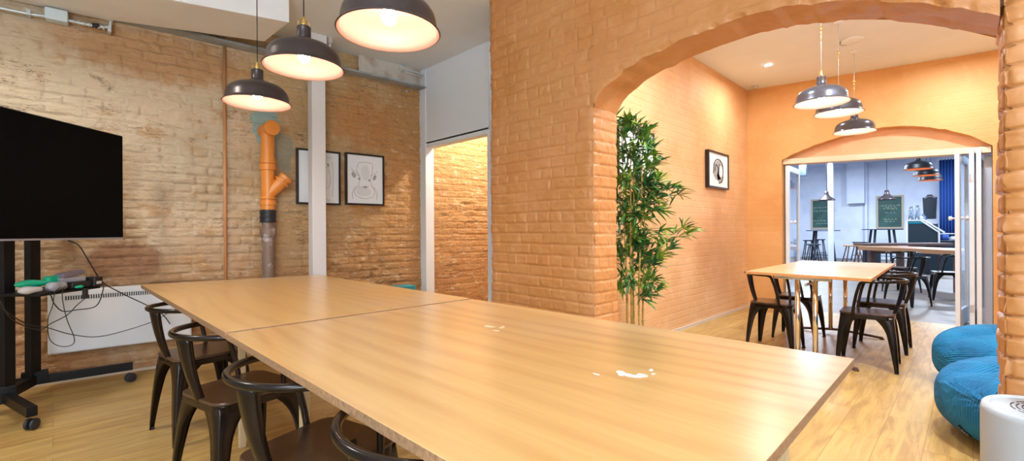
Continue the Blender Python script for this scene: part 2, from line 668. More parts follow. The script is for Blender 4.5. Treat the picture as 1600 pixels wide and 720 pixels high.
m_screen = mat('tv screen', (0.002, 0.0025, 0.003), 0.5, spec=0.06)
m_cable = mat('cable rubber', (0.012, 0.012, 0.014), 0.5)
m_steel = mat('grey painted steel', (0.36, 0.42, 0.47), 0.45, noise=(6, (0.26, 0.29, 0.32), 0.45, 0.65))
m_galv = mat('galvanised conduit', (0.62, 0.68, 0.72), 0.35, metal=0.4)
m_boxw = mat('white junction box', (0.62, 0.74, 0.80), 0.4)
m_chrome = mat('polished chrome', (0.82, 0.80, 0.76), 0.12, metal=1.0)
m_orange = mat('orange drain plastic', (0.78, 0.28, 0.045), 0.32)
m_iron = mat('old iron pipe', (0.24, 0.17, 0.13), 0.5, metal=0.2, noise=(14, (0.46, 0.42, 0.40), 0.55, 0.68), bump=(30, 0.003))
m_rubber = mat('black rubber', (0.02, 0.022, 0.03), 0.45)
m_clay = mat('brown painted conduit', (0.56, 0.26, 0.11), 0.5)
m_shade = mat('dark lamp enamel', (0.062, 0.046, 0.046), 0.3, metal=0.35)
m_shadein = mat('lamp inside', (0.56, 0.28, 0.21), 0.5)
m_brass = mat('brass', (0.72, 0.50, 0.16), 0.3, metal=0.9)
m_bulb = mat('glowing bulb', (1, 1, 1), 0.3, emis=(1, 0.90, 0.80), estr=58)
m_bulb2 = mat('glowing bulb middle room', (1, 1, 1), 0.3, emis=(1, 0.90, 0.78), estr=26)
m_spot = mat('downlight glow', (1, 1, 1), 0.3, emis=(1, 0.97, 0.92), estr=60)
m_paper = mat('drawing paper', (0.80, 0.87, 0.92), 0.5)
m_pencil = mat('pencil grey', (0.36, 0.37, 0.38), 0.8)
m_penwash = mat('pencil wash', (0.70, 0.76, 0.80), 0.8)
m_frame = mat('black frame', (0.014, 0.012, 0.012), 0.35)
m_cane = mat('bamboo cane', (0.55, 0.36, 0.10), 0.45, noise=(20, (0.35, 0.28, 0.07), 0.45, 0.6))
m_twig = mat('bamboo twig', (0.16, 0.22, 0.05), 0.5)
m_leaf = mat('bamboo leaf', (0.035, 0.15, 0.04), 0.4, noise=(7, (0.22, 0.38, 0.04), 0.45, 0.62))
m_pot = mat('dark pot', (0.03, 0.03, 0.03), 0.5)
m_heat = mat('heater enamel', (0.72, 0.75, 0.78), 0.35)
m_slot = mat('dark slot', (0.03, 0.03, 0.03), 0.7)
m_puri = mat('white purifier plastic', (0.44, 0.47, 0.50), 0.45)
m_puri2 = mat('white purifier top', (0.55, 0.58, 0.61), 0.45)
m_green = mat('green plastic', (0.0, 0.40, 0.22), 0.35)
m_greyp = mat('grey plastic', (0.30, 0.30, 0.33), 0.35)
m_lgrey = mat('pale plastic', (0.55, 0.52, 0.50), 0.4)
m_glass = mat('door glass', (0.85, 0.92, 0.97), 0.03, trans=1.0)
m_bglass = mat('clear glass', (0.80, 0.88, 0.95), 0.05, trans=0.9)
m_boardf = mat('pine board frame', (0.46, 0.36, 0.26), 0.5)
m_board = mat('green chalkboard', (0.018, 0.065, 0.055), 0.5, noise=(2.5, (0.03, 0.10, 0.08), 0.4, 0.65))
m_chalk = mat('yellow chalk', (0.55, 0.62, 0.35), 0.8)
m_chalkw = mat('white chalk', (0.45, 0.55, 0.52), 0.8)
m_counter = mat('dark teal counter', (0.012, 0.03, 0.045), 0.4)
m_teal = mat('teal counter top', (0.01, 0.22, 0.30), 0.4)
m_curtain = mat('blue curtain', (0.008, 0.05, 0.22), 0.7)
m_blueobj = mat('blue plastic', (0.05, 0.13, 0.5), 0.4)
m_brown = mat('brown table wood', (0.42, 0.20, 0.08), 0.4)
m_dkwood = mat('dark table wood', (0.10, 0.045, 0.03), 0.4)
m_bar = mat('black bar steel', (0.014, 0.022, 0.035), 0.45, metal=0.2)
m_pale = mat('pale wood leg', (0.62, 0.50, 0.30), 0.5)

# corduroy
def cord(name, rot):
    m = mat(name, (0.0005, 0.19, 0.41), 0.85, noise=(5, (0.0, 0.10, 0.25), 0.4, 0.7))
    g = NT(m)
    w = g.new('ShaderNodeTexWave')
    w.inputs['Scale'].default_value = 22
    w.inputs['Distortion'].default_value = 0.6
    mp = g.new('ShaderNodeMapping')
    mp.inputs['Rotation'].default_value = rot
    g.link(g.obj, mp.inputs['Vector'])
    g.link(mp.outputs[0], w.inputs['Vector'])
    fold = g.noise(5, 3, sc=(1, 1, 1.6), dist=1.2)
    g.link(g.bump(w.outputs['Fac'], 0.003, g.bump(fold, 0.05)), g.b.inputs['Normal'])
    b = g.b
    return m


m_bag = cord('blue corduroy', (0, 0, math.radians(-50)))
m_bag2 = cord('blue corduroy folded', (0, math.radians(70), math.radians(30)))

# ------------------------------------------------------------------ ROOM SHELL
# floor
fl = MB()
fl.quad((-2.6, -2.6, 0), (7.85, -2.6, 0), (7.85, 8.2, 0), (-2.6, 8.2, 0))
struct(fl.build('floor', m_floor))
fl = MB()
fl.quad((7.85, -2.8, 0), (25, -2.8, 0), (25, 8.2, 0), (7.85, 8.2, 0))
struct(fl.build('floor_cafe', m_floor2))

# old brick wall on the left, running along X with a slight turn
WS = -0.0822
def wall_y(x):
    return 5.096 + WS * (x - 0.705)
nrm = np.array([0.0822, 1.0]) / math.hypot(0.0822, 1)
xs = np.arange(-1.4, 4.9, 0.0105)
zs = np.arange(0, 3.215, 0.0105)
Xg, Zg = np.meshgrid(xs, zs, indexing='ij')
Yg = 5.096 + WS * (Xg - 0.705)
blendp = sstep(fbm(Xg * 0.9, Zg * 0.9, 77, 3), -0.25, 0.25)     # some areas are plastered over
hh = relief(Xg, Zg, 0.082, 0.24, 0.013, 0.024, 0.014, 0.016, 3) * (0.55 + 0.45 * blendp) * np.where(Xg > 3.3, 0.5, 1.0)
hh += 0.016 * fbm(Xg * 5, Zg * 9, 60, 4)
# chipped band of bricks to the right of the pictures
chip = np.exp(-((Xg - 2.72) / 0.17) ** 2) * sstep(Zg, 1.2, 1.6) * sstep(Zg, 2.75, 2.6)
hh -= chip * 0.03 * (vn(Xg * 7, Zg * 13, 91) > 0.5)
chip2 = np.exp(-((Xg - 2.5) / 0.35) ** 2) * sstep(Zg, 1.3, 0.9)
hh += chip2 * 0.03 * fbm(Xg * 8, Zg * 11, 95, 3)
P = np.stack([Xg - nrm[0] * hh, Yg - nrm[1] * hh, Zg], -1)
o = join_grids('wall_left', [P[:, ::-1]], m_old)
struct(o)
core = MB()
core.prism([(-2.7, wall_y(-2.7) + 0.03), (6.2, wall_y(6.2) + 0.03), (6.2, wall_y(6.2) + 0.3), (-2.7, wall_y(-2.7) + 0.3)], 0, 3.5)
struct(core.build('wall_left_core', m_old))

# ceiling of the front room and passage
c_ = MB()
c_.box(-2.7, 2.98, -2.7, 5.6, 3.2, 3.3)
c_.box(2.98, 6.1, 2.5, 5.6, 3.2, 3.3)
struct(c_.build('ceiling', m_ceil))
# back walls of the front room (behind the camera)
w = MB()
w.box(-2.8, -2.6, -2.7, 5.5, 0, 3.3)
struct(w.build('wall_rear', m_white))
w = MB()
w.box(-2.8, 2.98, -2.8, -2.6, 0, 3.3)
struct(w.build('wall_right', m_white))

# ---- arch wall between front and middle room (plane X = 2.7, thickness 0.3)
XP, XB = 2.70, 3.00
YL, YC, YR = 2.976, 1.884, -0.083
arc = [(YR, 2.035), (0.028, 2.106), (0.151, 2.172), (0.30, 2.245), (0.48, 2.303), (0.68, 2.345), (0.892, 2.363), (1.12, 2.352), (1.342, 2.327), (1.52, 2.292), (1.655, 2.250), (1.77, 2.19), (1.84, 2.13), (YC, 2.06)]
ay = np.array([a[0] for a in arc])
az = np.array([a[1] for a in arc])
def arch_z(y):
    return np.interp(y, ay, az)

grids = []
# left pier: one strip wrapped round its two corners
def wrapped(path, z0, z1, dz, u0, seed, groove=0.012, offs=0.008):
    pts = []
    for (a, b) in zip(path[:-1], path[1:]):
        a = np.array(a, float)
        b = np.array(b, float)
        n = max(1, int(np.linalg.norm(b - a) / dz))
        for k in range(n):
            pts.append(a + (b - a) * k / n)
    pts.append(np.array(path[-1], float))
    pts = np.array(pts)
    d = np.zeros_like(pts)
    seg = pts[1:] - pts[:-1]
    seg /= np.linalg.norm(seg, axis=1)[:, None]
    nn = np.stack([-seg[:, 1], seg[:, 0]], -1)
    N_ = np.zeros_like(pts)
    N_[0] = nn[0]
    N_[-1] = nn[-1]
    N_[1:-1] = nn[:-1] + nn[1:]
    N_[1:-1] /= np.maximum(1e-6, (np.linalg.norm(N_[1:-1], axis=1) ** 2 / 2))[:, None]
    u = u0 + np.concatenate([[0], np.cumsum(np.linalg.norm(pts[1:] - pts[:-1], axis=1))])
    z = np.arange(z0, z1 + dz * 0.5, dz)
    U, Z = np.meshgrid(u, z, indexing='ij')
    h = relief(U, Z, 0.083, 0.24, 0.010, groove, offs, 0.006, seed)
    # ragged corners
    for cpt in path[1:-1]:
        dc = np.linalg.norm(pts - np.array(cpt), axis=1)[:, None]
        rag = np.exp(-(dc / 0.03) ** 2)
        h = h - rag * 0.010 - rag * 0.012 * (vn(Z * 13, Z * 0, seed + 3) + 0.8 * (vn(Z * 37, Z * 0, seed + 4) - 0.5))
    P = np.zeros(U.shape + (3,))
    P[..., 0] = pts[:, None, 0] + N_[:, None, 0] * h
    P[..., 1] = pts[:, None, 1] + N_[:, None, 1] * h
    P[..., 2] = Z
    return P


# path direction so that left normal (-dy, dx) points outward (towards -X on the front)
rp = wrapped([(XB, YC), (XP, YC), (XP, YL), (XB, YL)][::-1], 0, 3.215, 0.008, 0.0, 11, 0.011, 0.006)
# going (XB,YL)->(XP,YL)->(XP,YC)->(XB,YC): check the outward side
def orient(P, ref):
    a = P[P.shape[0] // 2, P.shape[1] // 2]
    return P
# normals: segment (XP,YL)->(XP,YC) is direction -Y ; (-dy,dx)=(1,0) points inwards -> use the reversed path
rp = wrapped([(XB, YC), (XP, YC), (XP, YL), (XB, YL)], 0, 3.215, 0.008, 0.0, 11, 0.011, 0.006)
zsplit = 2.06
# clip: the reveal side only rises to the springing; above it the arch ring carries on
iu = int(0.3 / 0.008 + 1e-6)
nz = int(zsplit / 0.008)
# over the springing the pier corner runs flush into the arch wall
mz = rp[iu:, :, 2] > zsplit
uu_ = 0.3 + np.arange(rp.shape[0] - iu) * 0.008
fadeu = np.exp(-(np.arange(rp.shape[0] - iu) * 0.008 / 0.035) ** 2)[:, None]
hflat = relief(np.repeat(uu_[:, None], rp.shape[1], 1), rp[iu:, :, 2], 0.083, 0.24, 0.010, 0.008, 0.006, 0.004, 11)
sub_ = rp[iu:]
sub_[..., 0] = np.where(mz & (fadeu > 0.01), XP - hflat * fadeu - (XP - sub_[..., 0]) * (1 - fadeu), sub_[..., 0])
sub_[0, :, 1] = np.where(mz[0], YC - 0.002, sub_[0, :, 1])
grids.append(rp[:iu + 1, :nz + 2])
grids.append(rp[iu:, :])
# above the arch
ys = np.concatenate([np.arange(YR, YC, 0.01), [YC]])
rows = 120
g_ = np.zeros((len(ys), rows, 3))
for i, y in enumerate(ys):
    z = np.linspace(arch_z(y) + 0.006 * float(fbm(y * 16, 0.3, 5, 3)) * 2, 3.215, rows)
    u = 0.3 + (y - YC)
    h = relief(np.full_like(z, u), z, 0.083, 0.24, 0.010, 0.007, 0.005, 0.005, 11)
    edge = np.exp(-((z - z[0]) / 0.022) ** 2)
    h = h - edge * (0.006 + 0.022 * float(max(0, vn(y * 21, 1.0, 8) - 0.45)) * 2)
    g_[i, :, 0] = XP - h
    g_[i, :, 1] = y
    g_[i, :, 2] = z
grids.append(g_)
# underside of the arch ring
xsn = np.linspace(0, 1, 24)
g2 = np.zeros((len(ys), len(xsn), 3))
for i, y in enumerate(ys):
    hx = g_[i, 0, 0]
    for k, t in enumerate(xsn):
        x = hx + (XB - hx) * t
        z = g_[i, 0, 2] + 0.010 * float(fbm(y * 9, x * 9, 41, 3)) * min(1, t * 8)
        lip = -0.016 * math.sin(PI * min(1, t * 1.0)) * 0
        g2[i, k] = (x, y, z + lip)
grids.append(g2[::-1])
# right pier
rp2 = wrapped([(XP, -0.7), (XP, YR), (XB, YR)], 0, 3.215, 0.008, 5.0, 29, 0.022, 0.010)
n1_ = int((YR + 0.7) / 0.008) + 1
grids.append(rp2[:n1_, :])
grids.append(rp2[n1_ - 1:, :int(2.04 / 0.008) + 2])
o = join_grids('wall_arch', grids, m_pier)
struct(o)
# solid core and back face just inside the rough skin
cr = MB()
cr.box(XP + 0.045, XB - 0.004, YC + 0.045, YL - 0.045, 0, 3.3)
cr.box(XP + 0.045, XB - 0.004, -2.7, YR - 0.045, 0, 3.3)
cr.box(XP, XP + 0.06, -2.7, -0.69, 0, 3.3)
yy = np.linspace(YR - 0.05, YC + 0.05, 40)
for a, b in zip(yy[:-1], yy[1:]):
    za, zb = arch_z(a) + 0.05, arch_z(b) + 0.05
    cr.raw([(XP + 0.045, a, za), (XB - 0.004, a, za), (XB - 0.004, b, zb), (XP + 0.045, b, zb),
            (XP + 0.045, a, 3.3), (XB - 0.004, a, 3.3), (XB - 0.004, b, 3.3), (XP + 0.045, b, 3.3)],
           [(3, 2, 1, 0), (4, 5, 6, 7), (0, 1, 5, 4), (1, 2, 6, 5), (2, 3, 7, 6), (3, 0, 4, 7)])
for a, b in zip(yy[:-1], yy[1:]):      # back skin
    a2, b2 = max(a, YR), min(b, YC)
    cr.quad((XB, a, arch_z(a)), (XB, b, arch_z(b)), (XB, b, 3.4), (XB, a, 3.4))
cr.box(XB - 0.01, XB, YC + 0.03, YL, 0, 3.4)
cr.box(XB - 0.01, XB, -2.7, YR - 0.03, 0, 3.4)
struct(cr.build('wall_arch_core', m_pier))

# ---- white partition with the doorway, X = 3.28
XD = 3.28
YW = wall_y(XD)
p = MB()
p.box(XD, XD + 0.1, 3.62, YW + 0.02, 2.27, 3.22)
p.box(XD, XD + 0.1, 2.5, 3.60, 0, 3.22)
p.box(XD - 0.012, XD + 0.11, YW - 0.115, YW + 0.02, 0, 3.22)
struct(p.build('wall_partition', m_white, bevel=0.003))
# make header lower edge slope as seen: thin trim board under it
t = MB()
t.prism([(0, 0), (0, 1.27), (0.1, 1.27), (0.1, 0)], 2.225, 2.29, Matrix.Translation((XD, 3.6, 0)))
struct(t.build('trim_1', m_white))
t = MB()
t.box(XD - 0.02, XD + 0.11, 3.58, 3.625, 0, 2.26)
struct(t.build('trim_2', m_gloss, bevel=0.003))
# passage closing walls
w = MB()
w.box(5.9, 6.1, 2.5, 4.8, 0, 3.3)
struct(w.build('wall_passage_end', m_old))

# ---- middle room
YS = 2.455
w = MB()
w.box(XB - 0.02, 7.75, YS, YS + 0.12, 0, 3.5)
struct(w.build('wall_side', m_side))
w = MB()
w.box(3.0, 7.8, -1.12, -0.99, 0, 3.5)
struct(w.build('wall_middle_right', m_far))
# gently sloping ceiling
c_ = MB()
def cz(y):
    return 3.345 + (y - 2.455) * 0.048
c_.raw([(2.99, 2.5, cz(2.5)), (7.9, 2.5, cz(2.5)), (7.9, -1.1, cz(-1.1)), (2.99, -1.1, cz(-1.1)),
        (2.99, 2.5, 3.5), (7.9, 2.5, 3.5), (7.9, -1.1, 3.5), (2.99, -1.1, 3.5)],
       [(0, 1, 2, 3), (7, 6, 5, 4), (0, 4, 5, 1), (1, 5, 6, 2), (2, 6, 7, 3), (3, 7, 4, 0)])
struct(c_.build('ceiling_middle', m_ceil2))
# end wall with the shallow arched recess
XF = 7.62
far = [(1.986, 2.215), (1.80, 2.30), (1.55, 2.385), (1.282, 2.452), (1.05, 2.492), (0.835, 2.508), (0.65, 2.496), (0.43, 2.452), (0.224, 2.384), (0.02, 2.28), (-0.17, 2.137)]
w = MB()
def arch_panel(mb, x0, x1, prof, ytop, yb0, yb1, wob=0.0):
    prof2 = []
    for (a, b) in zip(prof[:-1], prof[1:]):
        for k in range(6):
            t = k / 6
            y = a[0] + (b[0] - a[0]) * t
            z = a[1] + (b[1] - a[1]) * t
            prof2.append((y, z + wob * float(fbm(y * 14, 0.2, 9, 3))))
    prof2.append(prof[-1])
    for a, b in zip(prof2[:-1], prof2[1:]):
        mb.quad((x0, a[0], a[1]), (x0, b[0], b[1]), (x0, b[0], ytop), (x0, a[0], ytop))
        mb.quad((x0, a[0], a[1]), (x1, a[0], a[1]), (x1, b[0], b[1]), (x0, b[0], b[1]))
    return prof2
arch_panel(w, XF, XF + 0.16, far, 3.5, None, None, 0.012)
w.box(XF, XF + 0.28, 1.986, 2.52, 0, 3.5)
w.box(XF, XF + 0.28, -1.0, -0.17, 0, 3.5)
w.box(XF + 0.17, XF + 0.28, -1.0, 2.5, 2.52, 3.9)
struct(w.build('wall_far', m_far))
# infill over the folding doors: flat painted panel closing the arch
w = MB()
w.raw([(XF + 0.12, 1.99, 2.15), (XF + 0.12, -0.18, 2.08), (XF + 0.12, -0.18, 2.62), (XF + 0.12, 1.99, 2.62),
       (XF + 0.2, 1.99, 2.15), (XF + 0.2, -0.18, 2.08), (XF + 0.2, -0.18, 2.62), (XF + 0.2, 1.99, 2.62)],
      [(0, 1, 2, 3), (7, 6, 5, 4), (0, 4, 5, 1), (1, 5, 6, 2), (2, 6, 7, 3), (3, 7, 4, 0)])
struct(w.build('wall_infill', m_infill))
# pale lintel board
w = MB()
w.raw([(XF + 0.05, 1.98, 2.155), (XF + 0.05, -0.16, 2.065), (XF + 0.05, -0.16, 2.135), (XF + 0.05, 1.98, 2.235),
       (XF + 0.24, 1.98, 2.155), (XF + 0.24, -0.16, 2.065), (XF + 0.24, -0.16, 2.135), (XF + 0.24, 1.98, 2.235)],
      [(0, 1, 2, 3), (7, 6, 5, 4), (0, 4, 5, 1), (1, 5, 6, 2), (2, 6, 7, 3), (3, 7, 4, 0)])
struct(w.build('trim_3', mat('pale lintel', (0.80, 0.66, 0.50), 0.5), bevel=0.004))
# skirtings
t = MB()
t.box(3.05, XF, YS - 0.014, YS + 0.01, 0, 0.035)
struct(t.build('baseboard_side', mat('dusty skirting', (0.62, 0.52, 0.42), 0.6)))
t = MB()
t.prism([(-1.2, wall_y(-1.2) - 0.03), (3.2, wall_y(3.2) - 0.03), (3.2, wall_y(3.2) + 0.02), (-1.2, wall_y(-1.2) + 0.02)], 0, 0.02)
struct(t.build('baseboard_left', mat('pale skirting', (0.60, 0.50, 0.38), 0.6)))

# ---- cafe room beyond
w = MB()
w.box(XF + 0.16, XF + 0.28, 1.99, 7.5, 0, 3.95)
w.box(XF + 0.16, XF + 0.28, -2.6, -0.17, 0, 3.95)
w.box(XF + 0.2, XF + 0.28, -2.6, 7.5, 2.3, 3.95)
struct(w.build('wall_cafe_near', m_cafe))
w = MB()
w.box(23.3, 23.5, -2.6, 7.6, 0, 3.95)
# boxed bulkhead and pipe chase on the back wall
w.box(23.0, 23.3, 3.05, 3.62, 1.9 + 0.35, 3.9)
w.box(23.15, 23.3, 2.98, 3.05, 0, 3.9)
struct(w.build('wall_cafe_back', m_cafe))
w = MB()
w.box(7.9, 23.4, 7.4, 7.6, 0, 3.95)
struct(w.build('wall_cafe_left', m_cafe))
w = MB()
w.box(7.9, 23.4, -2.8, -2.6, 0, 3.95)
struct(w.build('wall_cafe_right', m_cafe))
w = MB()
w.box(7.8, 23.5, -2.7, 7.6, 3.88, 3.98)
struct(w.build('ceiling_cafe', m_cafe2))

# ---- boxed soffit under the ceiling, front room
w = MB()
w.prism([(-2.6, 5.40), (0.367, 5.06), (0.367, 5.027), (1.396, 4.619), (1.419, 4.052), (0.645, 4.285), (-2.6, 5.26)][::-1], 2.95, 3.21)
struct(w.build('ceiling_soffit', m_soff, bevel=0.004))

# grey steel angle along the top of the old wall
w = MB()
pa, pb = (0.30, wall_y(0.30) - 0.07, 2.985), (3.27, wall_y(3.27) - 0.07, 2.965)
w.bar(pa, pb, 0.15, 0.02)
w.bar((pa[0], pa[1] + 0.03, 3.0), (pb[0], pb[1] + 0.03, 2.98), 0.02, 0.05)
tag(w.build('steel_lintel', m_steel, bevel=0.003), 'grey painted steel angle along the top of the old brick wall', 'beam')
# rough plaster strip above the steel, right end
xs_ = np.arange(2.47, 3.275, 0.02)
zs_ = np.linspace(2.99, 3.205, 12)
Xq, Zq = np.meshgrid(xs_, zs_, indexing='ij')
hq = 0.035 + 0.02 * fbm(Xq * 9, Zq * 9, 8, 4)
Pq = np.stack([Xq, wall_y(Xq) - hq, Zq], -1)
struct(join_grids('trim_plaster', [Pq[:, ::-1]], m_plaster))

# white square post in front of the old wall
def post(xc, yc, wd, rot):
    m = Matrix.Translation((xc, yc, 0)) @ Matrix.Rotation(rot, 4, 'Z')
    b = MB()
    b.box(-wd / 2, wd / 2, -wd / 2, wd / 2, 0, 3.2, m)
    b.box(-wd / 2 - 0.012, wd / 2 + 0.012, -wd / 2 - 0.012, wd / 2 + 0.012, 3.1, 3.2, m)
    return b
o = post(1.93, 4.76, 0.135, math.radians(-4)).build('column', m_gloss, bevel=0.006)
tag(o, 'white painted square post in front of the old brick wall', 'column')

# ------------------------------------------------------------------ MAIN TABLE (two plywood sheets)
ZT = 0.79
def slab(poly, z, th, name, mt, me, parent):
    b = MB()
    b.prism(poly, z - th, z)
    o = b.build(name, mt, parent, bevel=0.0015)
    o.data.materials.append(me)
    for f in o.data.polygons:
        if abs(f.normal.z) < 0.5:
            f.material_index = 1
    return o
def table_frame(t, legs, zt, rails):
    for (x, y) in legs:
        b = MB()
        b.box(x - 0.016, x + 0.016, y - 0.016, y + 0.016, 0.0, zt)
        b.build('leg', m_pale, t, bevel=0.002)
    for (a, b_) in rails:
        b = MB()
        b.bar((a[0], a[1], zt - 0.035), (b_[0], b_[1], zt - 0.035), 0.02, 0.07)
        b.build('apron', m_pale, t, bevel=0.002)
t = thing('work_table', 'near half of the long plywood table, with white paint marks', 'table', (1.1, 1.15, 0))
def loc(poly, t):
    return [(x - t.location.x, y - t.location.y) for x, y in poly]
o = slab(loc([(0.474, 0.245), (1.718, 0.254), (1.728, 2.062), (0.478, 2.056)], t), ZT, 0.024, 'table_top', m_ply, m_plyedge, t)
# dried white paint mark on the top
def splat(t, name, c, pts, z):
    b = MB()
    b.prism([(c[0] + x - t.location.x, c[1] + y - t.location.y) for x, y in pts], z, z + 0.0012)
    return b.build(name, m_spill, t)
def blobpts(rx, ry, ang, seed, n=22):
    r = random.Random(seed)
    out = []
    k1, k2 = r.uniform(0, 6), r.uniform(0, 6)
    for k in range(n):
        a = 2 * PI * k / n
        rr = 1 + 0.22 * math.sin(2 * a + k1) + 0.16 * math.sin(3 * a + k2) + r.uniform(-0.07, 0.07)
        x, y = rx * rr * math.cos(a), ry * rr * math.sin(a)
        out.append((x * math.cos(ang) - y * math.sin(ang), x * math.sin(ang) + y * math.cos(ang)))
    return out
for c_xy, rx, ry, an, sd in (((1.103, 0.683), 0.018, 0.013, 0.5, 1), ((1.103, 0.652), 0.012, 0.024, 0.3, 2), ((1.122, 0.632), 0.012, 0.017, -0.6, 3),
                             ((1.183, 0.636), 0.008, 0.006, 0.2, 4), ((1.155, 0.615), 0.005, 0.004, 0, 5), ((1.045, 0.725), 0.004, 0.009, 0, 6)):
    splat(t, 'paint_mark', c_xy, blobpts(rx, ry, an, sd), ZT + 0.0002 * sd)
m_faint = mat('faded paint mark', (0.80, 0.60, 0.38), 0.5)
for c_xy, rx, ry, an, sd in (((1.30, 1.36), 0.018, 0.01, 0.5, 7), ((1.275, 1.41), 0.010, 0.03, 0.2, 8), ((1.24, 1.33), 0.008, 0.014, 0, 9)):
    b = MB()
    b.prism([(c_xy[0] + x - t.location.x, c_xy[1] + y - t.location.y) for x, y in blobpts(rx, ry, an, sd)], ZT, ZT + 0.0008)
    b.build('faded_mark', m_faint, t)
L = loc([(0.62, 0.42), (1.60, 0.42), (1.60, 1.92), (0.70, 1.86)], t)
table_frame(t, L, ZT - 0.024, [(L[0], L[1]), (L[2], L[3]), (L[1], L[2])])
t = thing('work_table', 'far half of the long plywood table, reaching to the white post', 'table', (1.1, 3.2, 0))
slab(loc([(0.478, 2.070), (1.728, 2.070), (1.742, 4.262), (0.480, 4.498)], t), ZT + 0.003, 0.027, 'table_top', m_ply2, m_plyedge, t)
L = loc([(0.74, 2.86), (1.60, 2.86), (1.60, 4.10), (1.00, 4.20)], t)
table_frame(t, L, ZT - 0.024, [(L[0], L[1]), (L[2], L[3]), (L[1], L[2])])

# ------------------------------------------------------------------ CHAIR (sheet-metal armchair with hoop rail)
def make_chair(name, label, cat, group):
    t = thing(name, label, cat, (0, 0, 0), 0, group)
    sz = 0.47
    # seat: rounded wooden board, flatter at the front (+x)
    def rounded(hw, hd, r, n=7, back=0.0):
        pts = []
        for (cx, cy, a0) in ((hd - r, hw - r, 0), (-hd + r, hw - r - back, 90), (-hd + r, -hw + r + back, 180), (hd - r, -hw + r, 270)):
            for k in range(n):
                a = math.radians(a0 + 90 * k / (n - 1))
                pts.append((cx + r * math.cos(a), cy + r * math.sin(a)))
        return pts
    b = MB()
    b.prism(rounded(0.19, 0.19, 0.06, back=0.012), sz - 0.016, sz)
    b.build('seat', m_seat, t, bevel=0.005)
    b = MB()
    b.prism(rounded(0.186, 0.186, 0.055, back=0.012), sz - 0.05, sz - 0.016)
    b.build('seat_rim', m_gun, t, bevel=0.004)
    # legs: folded sheet metal flaring into an arched apron
    for (sx, sy) in ((1, 1), (1, -1), (-1, 1), (-1, -1)):
        top = Vector((sx * 0.178, sy * (0.178 if sx > 0 else 0.166), sz - 0.022))
        bot = Vector((sx * 0.212, sy * 0.212, 0.0))
        n = 18
        rows = []
        for i in range(n + 1):
            q = i / n
            c = bot.lerp(top, q)
            c.x += sx * 0.006 * math.sin(PI * q)
            c.y += sy * 0.006 * math.sin(PI * q)
            wdt = 0.024 + 0.050 * q
            if q > 0.66:
                k = (q - 0.66) / 0.34
                wdt += (abs(c.x) - 0.072) * (1 - math.sqrt(max(0, 1 - k * k)))
            wdt = min(wdt, abs(c.x))
            r = 0.010
            rows.append([Vector((c.x - sx * wdt, c.y, c.z)), Vector((c.x - sx * wdt * 0.5, c.y, c.z)), Vector((c.x - sx * r, c.y, c.z)),
                         Vector((c.x - sx * r * 0.3, c.y - sy * r * 0.3, c.z)),
                         Vector((c.x, c.y - sy * r, c.z)), Vector((c.x, c.y - sy * wdt * 0.5, c.z)), Vector((c.x, c.y - sy * min(wdt, abs(c.y)), c.z))])
        b = MB()
        vs = [v for row in rows for v in row]
        fs = []
        for i in range(n):
            for k in range(6):
                f = (i * 7 + k, i * 7 + k + 1, (i + 1) * 7 + k + 1, (i + 1) * 7 + k)
                fs.append(f if sx * sy > 0 else f[::-1])
        b.raw(vs, fs)
        lg = b.build('leg', m_gun, t, smooth=True, solid=0.004)
        fb = MB()
        fb.box(bot.x - sx * 0.024 - 0.003, bot.x - sx * 0.0 + 0.003, bot.y - sy * 0.026, bot.y + sy * 0.003, 0, 0.012)
        fb.build('foot_pad', m_rubber, lg)
    # hoop rail
    hz = 0.744
    ctrl = [(0.09, 0.196, sz - 0.03), (0.082, 0.205, sz + 0.05), (0.062, 0.222, sz + 0.16), (0.045, 0.236, hz - 0.055), (0.030, 0.240, hz - 0.014), (-0.01, 0.242, hz)]
    arcp = []
    for k in range(1, 24):
        a = math.radians(90 + 180 * k / 24)
        arcp.append((-0.03 + 0.235 * math.cos(a), 0.241 * math.sin(a), hz + 0.006 * math.sin(PI * k / 24)))
    path = ctrl + arcp + [(x, -y, z) for x, y, z in ctrl[::-1]]
    b = MB()
    b.tube(smooth_path(path, 2), 0.0125, 10)
    b.build('arm_rail', m_gun, t, smooth=True)
    # back strap: flanged tapering sheet
    b = MB()
    n = 12
    vs, fs = [], []
    for i in range(n + 1):
        q = i / n
        x = -0.178 - 0.078 * q - 0.010 * math.sin(PI * q)
        z = sz - 0.035 + (hz - sz + 0.033) * q
        hw = 0.024 + 0.021 * q
        for (dy, dx) in ((-1.0, 0.020 + 0.012 * q), (-0.96, 0.004 + 0.010 * q), (-0.4, -0.004), (0.4, -0.004), (0.96, 0.004 + 0.010 * q), (1.0, 0.020 + 0.012 * q)):
            vs.append((x + dx, dy * hw, z))
    for i in range(n):
        for k in range(5):
            fs.append((i * 6 + k, i * 6 + k + 1, (i + 1) * 6 + k + 1, (i + 1) * 6 + k)[::-1])
    b.raw(vs, fs)
    b.build('back_strap', m_gun, t, smooth=True, solid=0.003)
    return t


def smooth_path(pts, sub=3):
    pts = [Vector(p) for p in pts]
    out = []
    n = len(pts)
    for i in range(n - 1):
        p0, p1, p2, p3 = pts[max(i - 1, 0)], pts[i], pts[i + 1], pts[min(i + 2, n - 1)]
        for k in range(sub):
            t = k / sub
            out.append(0.5 * ((2 * p1) + (-p0 + p2) * t + (2 * p0 - 5 * p1 + 4 * p2 - p3) * t * t + (-p0 + 3 * p1 - 3 * p2 + p3) * t ** 3))
    out.append(pts[-1])
    return out


